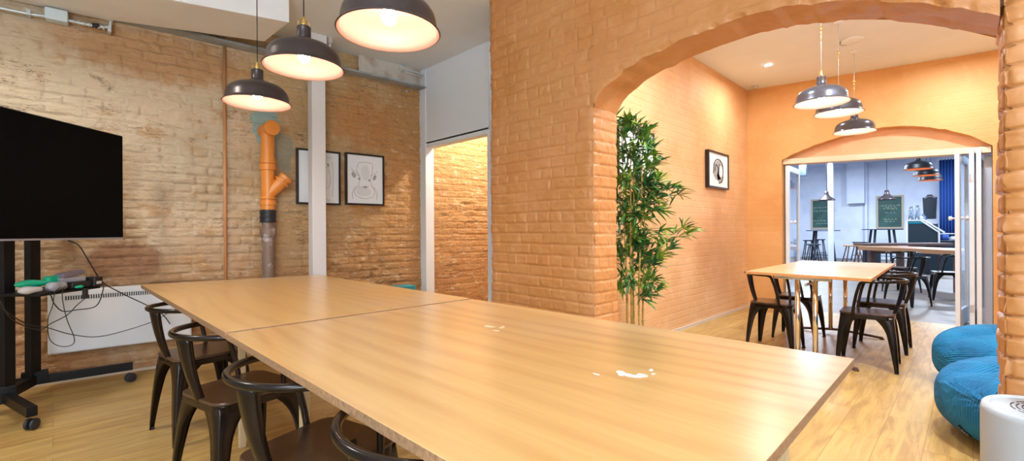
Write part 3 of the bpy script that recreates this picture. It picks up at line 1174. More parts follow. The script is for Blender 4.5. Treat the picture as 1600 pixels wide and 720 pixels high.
gmain = 'metal armchairs along the long table'
ch = make_chair('metal_armchair', 'dark metal armchair at the long table, farthest of the row, beside the heater', 'chair', gmain)
ch.location = (0.65, 3.34, 0)
ch.rotation_euler = (0, 0, math.radians(8))
dup(ch, (0.625, 2.42, 0), math.radians(13), 'dark metal armchair at the long table, second from the heater', gmain)
dup(ch, (0.63, 1.55, 0), math.radians(13), 'dark metal armchair at the long table, second nearest to the bottom of the photo', gmain)
dup(ch, (0.68, 0.885, 0), math.radians(0), 'nearest metal armchair, only its arm rail and seat showing at the bottom of the photo', gmain)
gsm = 'metal armchairs around the birch table'
dup(ch, (5.12, 1.40, 0), math.radians(-90), 'metal armchair on the brick wall side of the birch table, nearer the plant', gsm)
dup(ch, (5.82, 1.36, 0), math.radians(-90), 'metal armchair on the brick wall side of the birch table, nearer the folding doors', gsm)
dup(ch, (5.06, 0.65, 0), math.radians(93), 'metal armchair on the beanbag side of the birch table, nearer the front room', gsm)
dup(ch, (5.86, 0.64, 0), math.radians(90), 'metal armchair on the beanbag side of the birch table, nearer the folding doors', gsm)

# ------------------------------------------------------------------ BIRCH TABLE (middle room)
t = thing('cafe_table', 'birch-topped table with chrome legs in the middle room', 'table', (5.7, 1.08, 0))
b = MB()
b.prism([(-1.1, -0.51), (1.16, -0.45), (1.10, 0.46), (-1.0, 0.46)], ZT - 0.026, ZT)
o = b.build('table_top', m_birch, t, bevel=0.002)
o.data.materials.append(m_birch_edge)
for f in o.data.polygons:
    if abs(f.normal.z) < 0.5:
        f.material_index = 1
for dx in (-0.95, 0.60):
    for dy in ((-0.10, 0.035) if dx < 0 else (-0.07, 0.07)):
        b = MB()
        b.tube([(dx, dy, 0.05), (dx, dy, ZT - 0.06)], 0.021, 16)
        b.build('leg', m_chrome, t, smooth=True)
    b = MB()
    b.bar((dx, -0.22, ZT - 0.041), (dx, 0.22, ZT - 0.041), 0.04, 0.03)
    b.build('top_rail', m_chrome, t, bevel=0.004)
    b = MB()
    b.tube(smooth_path([(dx, -0.40, 0.016), (dx, -0.2, 0.035), (dx, 0, 0.05), (dx, 0.2, 0.035), (dx, 0.40, 0.016)]), [0.014] * 13, 10)
    for s in (-1, 1):
        b.tube([(dx, s * 0.39, 0.0), (dx, s * 0.39, 0.016)], 0.02, 12)
    b.build('foot', m_dkwood, t, smooth=True)
b = MB()
b.tube([(-0.95, -0.03, ZT - 0.10), (0.60, 0, ZT - 0.10)], 0.012, 10)
b.build('stretcher', m_chrome, t, smooth=True)

# ------------------------------------------------------------------ PENDANT LAMPS
def pendant(name, label, group, loc_, R, ceil_z, bulb, clip=None, glow=True, shade_m=None, cordm=None, inner=None):
    t = thing(name, label, 'lamp', loc_, 0, group)
    k = R / 0.225
    prof = [(0.225, 0.0), (0.2165, 0.007), (0.211, 0.022), (0.2075, 0.055), (0.200, 0.082), (0.184, 0.106), (0.156, 0.126), (0.118, 0.141), (0.082, 0.152), (0.056, 0.163), (0.043, 0.176)]
    b = MB()
    b.open_lathe([(r * k, z * k) for r, z in prof], n=56)
    b.tube([(0.2255 * k * math.cos(a * PI / 28), 0.2255 * k * math.sin(a * PI / 28), 0) for a in range(56)], 0.0022, 6, closed=True)
    b.build('shade', shade_m or m_shade, t, smooth=True)
    b = MB()
    b.open_lathe([(r * k * 0.992 - 0.001, z * k - 0.0025) for r, z in prof] + [(0.001, 0.172 * k)], n=56)
    b.build('reflector', inner or m_shadein, t, smooth=True)
    b = MB()
    b.lathe([(0.0435 * k, 0.172 * k), (0.040 * k, 0.185 * k), (0.039 * k, 0.236 * k), (0.041 * k, 0.24 * k), (0.036 * k, 0.247 * k), (0.001, 0.249 * k)], n=28)
    nk = b.build('neck', shade_m or m_shade, t, smooth=True)
    b = MB()
    b.lathe([(0.014, 0.245 * k), (0.016, 0.262 * k), (0.010, 0.277 * k), (0.012, 0.292 * k), (0.004, 0.307 * k)], n=16)
    for s in (-1, 1):
        b.tube([(s * 0.032 * k, 0, 0.243 * k), (s * 0.033 * k, 0, 0.274 * k), (s * 0.012, 0, 0.290 * k)], 0.0028, 6)
    b.build('brass_fitting', m_brass, t, smooth=True)
    b = MB()
    b.lathe([(0.001, 0.030), (0.018, 0.035), (0.031, 0.051), (0.034, 0.068), (0.028, 0.09), (0.016, 0.115), (0.014, 0.165)], n=24)
    b.build('bulb', bulb, t, smooth=True)
    b = MB()
    b.tube([(0, 0, 0.25 * k), (0, 0, ceil_z - loc_[2])], 0.0032, 6)
    b.build('cord', cordm or m_cable, t, smooth=True)
    b = MB()
    b.lathe([(0.045, ceil_z - loc_[2]), (0.045, ceil_z - loc_[2] - 0.012), (0.03, ceil_z - loc_[2] - 0.022), (0.004, ceil_z - loc_[2] - 0.03)][::-1], n=24)
    b.build('ceiling_rose', m_gloss if clip else m_shade, t, smooth=True)
    if clip:
        b = MB()
        for z0 in (clip, clip + 0.05):
            b.tube([(0.012 * math.cos(a), 0.004 * math.sin(a), z0 + 0.022 * math.sin(a)) for a in [i * PI / 5 for i in range(10)]], 0.003, 6, closed=True)
        b.lathe([(0.003, clip + 0.07), (0.011, clip + 0.08), (0.011, clip + 0.10), (0.003, clip + 0.11)], n=12)
        b.build('cord_clip', m_brass, t, smooth=True)
    return t
gp_ = 'dark pendant lamps over the long table'
pendant('pendant_lamp', 'smallest, leftmost dark dome pendant lamp, over the far end of the long table', gp_, (1.07, 3.70, 2.13), 0.225, 3.2, m_bulb)
pendant('pendant_lamp', 'dark dome pendant lamp in front of the white post, middle one over the long table', gp_, (1.07, 2.82, 2.165), 0.225, 3.2, m_bulb)
pendant('pendant_lamp', 'nearest dark dome pendant lamp over the long table, cropped by the top of the frame', gp_, (1.07, 1.84, 2.075), 0.225, 3.2, m_bulb)
gp2 = 'pendant lamps over the birch table'
m_shadein2 = mat('white lamp inside', (0.80, 0.62, 0.55), 0.5)
m_shade2 = mat('blue grey lamp enamel', (0.10, 0.10, 0.12), 0.22, metal=0.5)
pendant('pendant_lamp', 'nearest pendant lamp over the birch table, highest and largest of its three', gp2, (4.75, 0.925, 2.285), 0.21, cz(0.92), m_bulb2, 0.56, shade_m=m_shade2, cordm=m_galv, inner=m_shadein2)
pendant('pendant_lamp', 'middle pendant lamp over the birch table, half hidden by the nearest one', gp2, (5.60, 0.945, 2.35), 0.21, cz(0.94), m_bulb2, 0.52, shade_m=m_shade2, cordm=m_galv, inner=m_shadein2)
pendant('pendant_lamp', 'farthest and lowest looking pendant lamp over the birch table, before the small arch', gp2, (6.65, 0.97, 2.325), 0.21, cz(0.97), m_bulb2, 0.50, shade_m=m_shade2, cordm=m_galv, inner=m_shadein2)

# recessed downlight, small sensor and vent in the middle ceiling
t = thing('recessed_downlight', 'small bright downlight in the white ceiling of the middle room', 'light', (6.54, 1.854, cz(1.854)))
b = MB()
b.lathe([(0.045, 0.001), (0.045, -0.004), (0.034, -0.006), (0.034, 0.001)], n=28)
b.build('trim_ring', m_gloss, t, smooth=True)
b = MB()
b.lathe([(0.040, -0.0075), (0.001, -0.009)], n=24)
b.build('lens', m_spot, t, smooth=True)
t = thing('smoke_detector', 'small pale detector at the ceiling corner of the middle room', 'detector', (7.45, 2.29, cz(2.29)))
b = MB()
b.lathe([(0.045, 0.001), (0.045, -0.025), (0.03, -0.04), (0.001, -0.042)], n=24)
b.build('housing', m_lgrey, t, smooth=True)
t = thing('ceiling_speaker', 'flat round white fitting with a dark rim in the middle room ceiling', 'fitting', (6.25, 0.93, cz(0.93)))
b = MB()
b.lathe([(0.11, 0.001), (0.11, -0.012), (0.095, -0.018), (0.001, -0.018)], n=36)
b.build('cover', m_ceil2, t, smooth=True)
b = MB()
b.tube([(0.108 * math.cos(a), 0.108 * math.sin(a), -0.012) for a in [math.radians(x) for x in range(35, 130, 5)]], 0.004, 6)
b.build('dark_rim', m_black, t, smooth=True)

# ------------------------------------------------------------------ TV AND STAND
FW = Vector((1, 1, 0)).normalized()
RT = Vector((1, -1, 0)).normalized()
def bp_(f, r, z):
    return FW * f + RT * r + Vector((0, 0, z))
t = thing('television', 'large black flat screen television on the rolling stand', 'television', tuple(bp_(2.93, -3.085, 1.14)))
# local frame: x along screen (forward), y towards wall
def tvbox(mb, f0, f1, r0, r1, z0, z1):
    m = Matrix(((FW.x, -RT.x, 0, 0), (FW.y, -RT.y, 0, 0), (0, 0, 1, 0), (0, 0, 0, 1)))
    return mb.box(f0 - 2.93, f1 - 2.93, r0, r1, z0 - 1.14, z1 - 1.14, m)
b = MB()
tvbox(b, 2.21, 3.655, 0.002, 0.05, 1.142, 1.958)
b.build('housing', m_black, t, bevel=0.006)
b = MB()
tvbox(b, 2.222, 3.645, -0.004, 0.003, 1.156, 1.950)
b.build('screen', m_screen, t)
b = MB()
tvbox(b, 2.215, 3.65, -0.006, 0.004, 1.142, 1.154)
b.build('bottom_trim', m_greyp, t, bevel=0.001)
b = MB()
tvbox(b, 2.7, 3.3, 0.05, 0.10, 1.25, 1.75)
b.build('rear_cover', m_black, t, bevel=0.01)

st = thing('tv_stand', 'black rolling television stand with two posts, shelf and braked castors', 'stand', (-0.16, 4.6, 0))
A1, B1 = Vector((-0.10, 4.80, 0)), Vector((-0.215, 4.50, 0))
for q in (A1, B1):
    b = MB()
    m = Matrix.Translation(q) @ Matrix.Rotation(math.radians(45), 4, 'Z')
    b.box(-0.035, 0.035, -0.025, 0.025, 0.10, 1.75, m)
    b.build('post', m_blackm, st, world=True, bevel=0.003)
b = MB()
b.bar((-0.52, 4.83, 0.125), (0.455, 4.765, 0.125), 0.04, 0.06)
b.build('base_bar', m_blackm, st, world=True, bevel=0.003)
b = MB()
b.bar((-0.235, 4.56, 0.115), (-0.088, 4.0, 0.115), 0.05, 0.06)
b.build('base_bar', m_blackm, st, world=True, bevel=0.003)
b = MB()
b.bar((-0.22, 4.50, 0.13), (-0.09, 4.82, 0.13), 0.05, 0.07)
b.box(-0.16, -0.02, 4.77, 4.84, 0.10, 0.19)
b.box(-0.28, -0.17, 4.45, 4.55, 0.08, 0.19)
b.build('base_bracket', m_blackm, st, world=True, bevel=0.004)
b = MB()
b.bar((-0.10, 4.80, 1.35), (0.12, 4.72, 1.35), 0.03, 0.06)
b.bar((-0.215, 4.50, 1.55), (-0.10, 4.42, 1.55), 0.03, 0.06)
b.bar((-0.10, 4.80, 1.55), (0.04, 4.60, 1.55), 0.03, 0.06)
b.build('screen_mount', m_blackm, st, world=True, bevel=0.003)
def castor(x, y, a):
    b = MB()
    m = Matrix.Translation((x, y, 0)) @ Matrix.Rotation(a, 4, 'Z')
    mr = m @ Matrix.Translation((0, 0, 0.034)) @ Matrix.Rotation(math.radians(90), 4, 'X')
    for s in (-0.016, 0.016):
        b.lathe([(0.001, s - 0.008), (0.028, s - 0.008), (0.034, s - 0.005), (0.034, s + 0.005), (0.028, s + 0.008), (0.001, s + 0.008)], n=24, m=mr)
    w_ = b.build('castor', m_rubber, st, world=True, smooth=True)
    b = MB()
    b.box(-0.03, 0.035, -0.03, 0.03, 0.055, 0.082, m)
    b.box(0.02, 0.065, -0.022, 0.022, 0.048, 0.060, m)
    b.tube([m @ Vector((0, 0, 0.078)), m @ Vector((0, 0, 0.10))], 0.012, 10)
    b.build('castor_fork', m_black, w_, world=True, bevel=0.004)
    b = MB()
    b.lathe([(0.001, -0.027), (0.010, -0.0265), (0.013, -0.024)], n=16, m=mr)
    b.lathe([(0.013, 0.024), (0.010, 0.0265), (0.001, 0.027)], n=16, m=mr)
    b.build('hub', m_lgrey, w_, world=True, smooth=True)
castor(0.440, 4.765, 0.4)
castor(-0.090, 4.03, 0.9)
castor(-0.50, 4.83, 2.0)
b = MB()
shp = [(0.253, 4.561), (-0.057, 4.224), (-0.33, 4.50), (-0.02, 4.86)]
b.prism(shp[::-1], 0.782, 0.797)
b.build('shelf', m_blackm, st, world=True, bevel=0.003)

# things on the shelf
SH = 0.798
def lump(name, m, c, size, rot, label, cat, seed=1, sub=2, bend=0.0):
    b = MB()
    r = random.Random(seed)
    vs, fs = [], []
    nu, nv = 14, 10
    M = Matrix.Translation(c) @ Matrix.Rotation(rot, 4, 'Z')
    for i in range(nu + 1):
        u = -1 + 2 * i / nu
        rad = (1 - abs(u) ** 2.6) ** 0.5 * (1 + 0.12 * math.sin(4 * u + seed))
        for k in range(nv):
            a = 2 * PI * k / nv
            ca, sa = math.cos(a), math.sin(a)
            yy_ = size[1] * rad * math.copysign(abs(ca) ** 0.7, ca)
            zz_ = size[2] * rad * math.copysign(abs(sa) ** 0.7, sa)
            vs.append(M @ Vector((size[0] * u, yy_ + bend * u * u, zz_ + size[2])))
    for i in range(nu):
        for k in range(nv):
            l = (k + 1) % nv
            fs.append((i * nv + k, i * nv + l, (i + 1) * nv + l, (i + 1) * nv + k))
    b.raw(vs, fs)
    o = b.build(name, m, None, smooth=True)
    tag(o, label, cat)
    return o
lump('green_controller', m_green, (-0.10, 4.38, SH + 0.035), (0.09, 0.028, 0.024), math.radians(25), 'curved green plastic hand tool at the left of the stand shelf', 'tool', 2, bend=-0.02)
lump('green_controller', m_green, (0.00, 4.47, SH + 0.03), (0.055, 0.036, 0.036), math.radians(40), 'rounded green plastic piece at the middle of the stand shelf', 'tool', 5)
lump('pale_handset', m_lgrey, (-0.10, 4.30, SH), (0.065, 0.032, 0.024), math.radians(30), 'pale pinkish handset lying at the front left of the stand shelf', 'device', 3)
lump('grey_handset', m_greyp, (0.02, 4.36, SH), (0.07, 0.036, 0.032), math.radians(50), 'grey marbled handset at the front middle of the stand shelf', 'device', 4)
def slabby(name, m, c, dims, rot, label, cat, tilt=0.0, bev=0.008):
    b = MB()
    M = Matrix.Translation(c) @ Matrix.Rotation(rot, 4, 'Z') @ Matrix.Rotation(tilt, 4, 'Y')
    b.box(-dims[0] / 2, dims[0] / 2, -dims[1] / 2, dims[1] / 2, 0, dims[2], M)
    return tag(b.build(name, m, None, bevel=bev), label, cat)
slabby('media_box', m_black, (0.12, 4.52, SH), (0.14, 0.10, 0.045), math.radians(40), 'low black box in the middle of the stand shelf under the grey gadgets', 'device')
slabby('remote_control', m_greyp, (0.09, 4.50, SH + 0.046), (0.16, 0.07, 0.034), math.radians(35), 'grey handset lying on the black box on the stand shelf', 'remote', 0.0)
slabby('remote_control', mat('mauve plastic', (0.20, 0.17, 0.20), 0.35), (0.09, 4.52, SH + 0.084), (0.17, 0.065, 0.036), math.radians(48), 'dark mauve handset on the very top of the pile on the stand shelf', 'remote', math.radians(-6))
ps = slabby('power_adapter', m_black, (0.215, 4.57, SH), (0.07, 0.08, 0.07), math.radians(45), 'black power adapter block at the right end of the stand shelf', 'adapter')
b = MB()
Mx = Matrix.Translation((0.215, 4.57, SH)) @ Matrix.Rotation(math.radians(45), 4, 'Z')
b.box(-0.02, 0.02, -0.042, -0.038, 0.018, 0.038, Mx)
b.build('white_print', m_lgrey, ps, world=True)
lump('green_connector', m_green, (0.135, 4.455, SH), (0.032, 0.013, 0.011), math.radians(40), 'small green plug at the front edge of the stand shelf', 'plug', 7)
slabby('black_plug', m_black, (0.165, 4.44, 0.725), (0.028, 0.022, 0.07), math.radians(45), 'black plug dangling just off the front edge of the stand shelf', 'plug', bev=0.004)
def cable(name, pts, label, r=0.0035, m=None):
    b = MB()
    b.tube(smooth_path(pts, 6), r, 7)
    return tag(b.build(name, m or m_cable, None, smooth=True), label, 'cable')
cable('power_cable', [(0.08, 4.50, 1.136), (0.136, 4.52, 1.10), (0.194, 4.55, 0.974), (0.265, 4.593, 0.825), (0.382, 4.681, 0.72), (0.546, 4.817, 0.596), (0.66, 4.91, 0.50), (0.72, 4.91, 0.40)], 'black cable hanging from the television bottom across the white heater', 0.004)
cable('black_cable', [(-0.01, 4.232, 0.792), (-0.002, 4.235, 0.77), (0.01, 4.253, 0.724), (0.049, 4.292, 0.668), (0.119, 4.362, 0.66), (0.223, 4.465, 0.663), (0.262, 4.505, 0.763), (0.265, 4.55, 0.825), (0.23, 4.60, 0.83)], 'black cable looping wide below the right corner of the stand shelf')
cable('black_cable', [(0.05, 4.38, 0.83), (0.019, 4.26, 0.812), (0.010, 4.25, 0.79), (0.001, 4.201, 0.718), (-0.02, 4.181, 0.633), (-0.012, 4.189, 0.507), (0.039, 4.239, 0.444), (0.095, 4.295, 0.437), (0.104, 4.305, 0.482), (0.07, 4.27, 0.608), (0.049, 4.249, 0.741), (0.05, 4.30, 0.81), (0.07, 4.40, 0.83)], 'thin black cable drooping in a long teardrop loop in front of the heater', 0.0025)
cable('black_cable', [(-0.24, 4.06, 0.77), (-0.22, 4.093, 0.748), (-0.119, 4.195, 0.624), (-0.02, 4.293, 0.567), (0.088, 4.401, 0.491), (0.225, 4.539, 0.429), (0.382, 4.695, 0.419), (0.608, 4.88, 0.447), (0.75, 4.95, 0.52)], 'long black cable sagging across the lower heater towards the chairs', 0.003)
cable('black_cable', [(0.165, 4.44, 0.726), (0.118, 4.29, 0.70), (0.07, 4.242, 0.646), (-0.005, 4.167, 0.612), (-0.062, 4.11, 0.588), (-0.165, 4.007, 0.676), (-0.213, 3.959, 0.799)], 'black cable curving left from the dangling plug under the stand shelf', 0.003)

# ------------------------------------------------------------------ HEATER
def onwall(x, z, off=0.0):
    return Vector((x, wall_y(x) - off, z))
ht = thing('panel_heater', 'long white panel heater mounted low on the old brick wall', 'heater', tuple(onwall(0.43, 0.24, 0.05)))
wa = math.atan(WS)
MW = Matrix.Translation(onwall(0.43, 0, 0.0)) @ Matrix.Rotation(wa, 4, 'Z')
b = MB()
b.box(-0.45, 0.47, -0.11, -0.05, 0.245, 0.745, MW)
b.build('casing', m_heat, ht, world=True, bevel=0.018, seg=4)
b = MB()
b.box(-0.2, 0.3, -0.05, -0.008, 0.35, 0.6, MW)
b.build('wall_bracket', m_blackm, ht, world=True)
b = MB()
for k in range(54):
    x = -0.35 + k * 0.0148
    b.box(x, x + 0.0078, -0.1125, -0.1095, 0.662, 0.695, MW)
b.build('grille', m_slot, ht, world=True)

# ------------------------------------------------------------------ PIPES ON THE OLD WALL
dp = thing('drain_pipe', 'thick orange drain pipe with side branch joined to an old iron pipe', 'pipe', (1.50, 4.90, 0))
px, py = 1.51, wall_y(1.51) - 0.115
R1 = 0.061
b = MB()
b.tube([(px, wall_y(1.5) + 0.02, 2.20), (px, py - 0.10, 2.20)], R1, 28)
b.tube([(px, wall_y(1.5) - 0.02, 2.20), (px, wall_y(1.5) - 0.05, 2.20)], R1 + 0.006, 28)
b.tube([(px, py, 2.20), (px, py, 1.90)], R1, 28)
b.tube([(px, py, 1.925), (px, py, 1.865)], R1 + 0.008, 28)
b.build('elbow', m_orange, dp, world=True, bevel=0.002)
# round access cap facing the room
capd = Vector((0.0, -1, 0.0)).normalized()
c0 = Vector((px, py - 0.08, 2.20))
b = MB()
b.tube([c0 + capd * 0.03, c0 + capd * 0.062], R1 + 0.011, 28)
cap = b.build('access_cap', m_orange, dp, world=True, bevel=0.004)
b = MB()
ax = capd.cross(Vector((0, 0, 1))).normalized()
az_ = ax.cross(capd)
for s in (-1, 1):
    b.tube([c0 + capd * 0.066 + ax * (0.03 * math.cos(a)) * 1 + az_ * (s * 0.012 + s * 0.022 * math.sin(a)) for a in [i * PI / 8 for i in range(9)]], 0.0055, 6)
b.build('cap_ribs', mat('dark orange plastic', (0.34, 0.10, 0.02), 0.5), cap, world=True, smooth=True)
b = MB()
b.tube([(px, py, 1.90), (px, py, 1.40)], R1, 28)
for z0, z1 in ((1.86, 1.80), (1.50, 1.455), (1.535, 1.515)):
    b.tube([(px, py, z0), (px, py, z1)], R1 + 0.013, 28)
bd = Vector((0.62, -0.25, 0.72)).normalized()
s0 = Vector((px, py, 1.56))
b.tube([s0, s0 + bd * 0.21], R1 - 0.002, 28)
b.tube([s0 + bd * 0.17, s0 + bd * 0.19], R1 + 0.016, 28)
b.tube([s0 + bd * 0.21, s0 + bd * 0.25], R1 + 0.008, 28)
b.build('branch_tee', m_orange, dp, world=True, bevel=0.003)
b = MB()
b.tube([(px, py, 1.41), (px, py, 1.285)], R1 + 0.010, 28)
for z0 in (1.39, 1.345, 1.30):
    b.tube([(px, py, z0), (px, py, z0 - 0.012)], R1 + 0.016, 28)
b.build('rubber_coupling', m_rubber, dp, world=True, bevel=0.003)
b = MB()
b.tube([(px, py, 1.30), (px, py, 0.0)], R1 - 0.004, 28)
b.tube([(px, py, 1.225), (px, py, 1.15)], R1 + 0.014, 28)
b.tube([(px, py, 1.16), (px, py, 1.135)], R1 + 0.004, 28)
b.build('iron_pipe', m_iron, dp, world=True, bevel=0.004)

b = MB()
xx = 1.17
b.tube([onwall(xx, 0.0, 0.02), onwall(xx, 2.96, 0.02)], 0.014, 12)
tag(b.build('conduit', m_clay, None, smooth=True), 'thin painted vertical pipe running up the old brick wall', 'pipe')

cp = thing('wall_conduit', 'pale metal conduit with a bluish junction box high on the old wall', 'conduit', tuple(onwall(0.1, 2.85, 0.06)))
b = MB()
b.tube(smooth_path([onwall(-1.0, 2.86, 0.06), onwall(-0.27, 2.868, 0.06), onwall(-0.08, 2.872, 0.06), onwall(0.02, 2.885, 0.06), onwall(0.20, 2.882, 0.06), onwall(0.33, 2.895, 0.06), onwall(0.352, 2.93, 0.06), onwall(0.352, 2.96, 0.06)], 3), 0.012, 10)
b.build('tube', m_galv, cp, world=True, smooth=True)
b = MB()
for k in range(7):
    q = onwall(0.13 + 0.03 * k, 2.884, 0.06)
    b.tube([q - Vector((0.006, 0, 0)), q + Vector((0.006, 0, 0))], 0.017, 12)
b.build('threaded_joint', m_galv, cp, world=True, smooth=True)
b = MB()
MJ = Matrix.Translation(onwall(0.04, 2.89, 0.0)) @ Matrix.Rotation(wa, 4, 'Z')
b.box(-0.065, 0.065, -0.11, -0.015, -0.04, 0.05, MJ)
b.build('junction_box', m_boxw, cp, world=True, bevel=0.006)
b = MB()
b.tube([onwall(0.24, 2.886, 0.06), onwall(0.285, 2.89, 0.06)], 0.020, 12)
b.build('black_union', m_rubber, cp, world=True, smooth=True)
b = MB()
for x in (-0.12, 0.345):
    b.box(x - 0.012, x + 0.012, wall_y(x) - 0.085, wall_y(x) + 0.0, 2.855, 2.90)
b.build('pipe_clip', m_galv, cp, world=True, bevel=0.002)

# short pipe run by the white partition and bracket by the post
b = MB()
b.tube(smooth_path([onwall(2.93, 3.17, 0.12), onwall(2.96, 3.13, 0.12), onwall(3.08, 3.125, 0.12), onwall(3.24, 3.115, 0.12)], 4), 0.010, 8)
b.tube([onwall(2.96, 3.10, 0.10), onwall(2.96, 3.2, 0.10)], 0.007, 8)
b.tube([onwall(3.0, 3.10, 0.12), onwall(3.22, 3.09, 0.12)], 0.007, 8)
tag(b.build('conduit', m_galv, None, smooth=True), 'short grey pipe run below the ceiling by the white partition', 'pipe')
t = thing('sensor', 'tiny white sensor under the end of the steel beam', 'sensor', tuple(onwall(3.06, 2.90, 0.04)))
b = MB()
b.lathe([(0.001, -0.02), (0.012, -0.018), (0.015, -0.005), (0.013, 0.01), (0.001, 0.012)], n=16)
b.build('housing', m_lgrey, t, smooth=True)
b = MB()
b.bar((0, 0, 0.0), (0, 0.045, 0.01), 0.008, 0.008)
b.build('bracket', m_greyp, t)
b = MB()
b.box(2.03, 2.05, 4.68, 4.70, 2.98, 3.14)
b.box(2.02, 2.06, 4.67, 4.71, 3.14, 3.2)
tag(b.build('ceiling_bracket', m_lgrey, None, bevel=0.002), 'small metal hanger fixed to the ceiling beside the white post', 'bracket')
b = MB()
b.prism([(x, y) for x, y in ((2.55, wall_y(2.55) - 0.30), (3.05, wall_y(3.05) - 0.02), (2.2, wall_y(2.2) - 0.02))], 0, 0.0)

# little teal book at the foot of the wall, just over the far table edge
slabby('teal_box', mat('teal card', (0.02, 0.25, 0.30), 0.5), (2.86, 4.70, 0.0), (0.30, 0.2, 0.562), wa, 'teal topped low box standing at the wall behind the long table', 'box')

# ------------------------------------------------------------------ PICTURES
def picture(name, label, c, w_, h_, ang, depth, group, fr=0.02):
    t = thing(name, label, 'picture', c, ang, group)
    # local: x along wall, -y towards the room, z up, origin at centre on the wall
    b = MB()
    for (x0, x1, z0, z1) in ((-w_ / 2, -w_ / 2 + fr, -h_ / 2, h_ / 2), (w_ / 2 - fr, w_ / 2, -h_ / 2, h_ / 2),
                             (-w_ / 2 + fr, w_ / 2 - fr, h_ / 2 - fr, h_ / 2), (-w_ / 2 + fr, w_ / 2 - fr, -h_ / 2, -h_ / 2 + fr)):
        b.box(x0, x1, -depth, 0.012, z0, z1)
    b.build('frame', m_frame, t, bevel=0.002)
    b = MB()
    b.box(-w_ / 2 + fr, w_ / 2 - fr, -depth + 0.012, 0.0, -h_ / 2 + fr, h_ / 2 - fr)
    b.build('sheet', m_paper, t)
    return t, -depth + 0.0105
def strokes(t, y, lines, r, name='drawing', m=None):
    b = MB()
    for ln in lines:
        b.tube(smooth_path([(p[0], y, p[1]) for p in ln], 5), r, 5)
    return b.build(name, m or m_pencil, t, smooth=True)
def discs(t, y, ds, name, m):
    b = MB()
    for (x, z, rx, rz, an) in ds:
        pts = []
        for k in range(14):
            a = 2 * PI * k / 14
            u, v = rx * math.cos(a), rz * math.sin(a)
            pts.append((x + u * math.cos(an) - v * math.sin(an), y, z + u * math.sin(an) + v * math.cos(an)))
        b.raw(pts, [tuple(range(14))])
    return b.build(name, m, t)
gpic = 'framed pencil drawings on the old brick wall'
t, y = picture('framed_drawing', 'black framed drawing of an animal head, right of the pair on the old wall', tuple(onwall(2.540, 1.785, 0.02)), 0.455, 0.585, wa, 0.03, gpic)
strokes(t, y, [[(-0.17, 0.13), (-0.13, 0.09), (-0.09, 0.06), (-0.07, 0.01)], [(0.15, 0.10), (0.10, 0.07), (0.06, 0.05)], [(-0.16, 0.10), (-0.12, 0.06), (-0.09, 0.04)],
               [(-0.08, 0.18), (-0.10, 0.10), (-0.06, 0.02), (-0.08, -0.06), (-0.07, -0.10)], [(0.09, 0.18), (0.08, 0.08), (0.06, 0.0), (0.08, -0.08)],
               [(-0.09, -0.08), (-0.13, -0.14), (-0.10, -0.19), (-0.02, -0.215), (0.06, -0.205), (0.11, -0.16), (0.10, -0.10), (0.08, -0.07)],
               [(-0.11, -0.08), (-0.15, -0.15), (-0.145, -0.225)], [(0.10, -0.08), (0.14, -0.15), (0.13, -0.225)],
               [(-0.05, -0.075), (0.0, -0.095), (0.04, -0.07)], [(-0.08, 0.19), (0.0, 0.20), (0.09, 0.19)]], 0.0022)
discs(t, y - 0.001, [(-0.135, 0.045, 0.022, 0.034, 0.5), (0.11, 0.03, 0.018, 0.034, -0.4), (-0.075, 0.005, 0.014, 0.012, 0), (0.045, -0.005, 0.013, 0.014, 0), (0.0, -0.082, 0.025, 0.010, 0)], 'shading', m_pencil)
discs(t, y - 0.0006, [(-0.02, -0.14, 0.09, 0.05, 0), (0.0, 0.08, 0.05, 0.09, 0)], 'wash', m_penwash)
t, y = picture('framed_drawing', 'black framed pencil drawing half hidden behind the white post', tuple(onwall(2.030, 1.775, 0.02)), 0.455, 0.585, wa, 0.03, gpic)
strokes(t, y, [[(0.04, 0.14), (0.07, 0.16), (0.10, 0.14), (0.09, 0.11), (0.05, 0.12)], [(0.10, 0.10), (0.12, 0.02), (0.11, -0.08), (0.05, -0.13), (0.0, -0.12)], [(0.03, 0.08), (0.06, 0.0), (0.05, -0.06)],
               [(0.02, -0.18), (0.06, -0.23), (0.12, -0.24)], [(0.0, 0.215), (0.13, 0.22)], [(0.14, 0.18), (0.15, 0.0), (0.14, -0.2)]], 0.0018)
discs(t, y - 0.001, [(0.04, 0.135, 0.018, 0.014, 0), (0.095, 0.14, 0.012, 0.016, 0)], 'shading', m_pencil)
discs(t, y - 0.0006, [(0.05, -0.03, 0.035, 0.08, 0.2)], 'wash', m_penwash)
gpm = 'framed drawings on the peach side wall'
m_framed = mat('dark brown frame', (0.045, 0.022, 0.015), 0.4)
t, y = picture('framed_drawing', 'small dark framed drawing of a grey head on the peach side wall', (6.365, YS - 0.0, 1.99), 0.70, 0.49, 0, 0.05, gpm, 0.025)
discs(t, y - 0.0006, [(-0.02, 0.0, 0.17, 0.13, 0.2), (0.06, -0.08, 0.11, 0.09, 0)], 'wash', m_pencil)
discs(t, y - 0.0012, [(0.07, -0.01, 0.07, 0.08, 0.1)], 'highlight', m_penwash)
strokes(t, y - 0.001, [[(-0.18, -0.05), (-0.15, 0.09), (-0.02, 0.15), (0.12, 0.10), (0.15, -0.02), (0.10, -0.14), (0.0, -0.17)], [(-0.13, -0.02), (-0.10, 0.07), (-0.02, 0.02), (-0.06, -0.08)], [(0.02, 0.09), (0.0, -0.05), (0.05, -0.12)]], 0.006, m=m_blackm)
t, y = picture('framed_drawing', 'large dark framed picture behind the bamboo plant', (4.22, YS - 0.0, 1.975), 0.72, 0.50, 0, 0.05, gpm, 0.025)
discs(t, y - 0.0006, [(0.02, 0.02, 0.12, 0.15, 0.0)], 'wash', m_penwash)
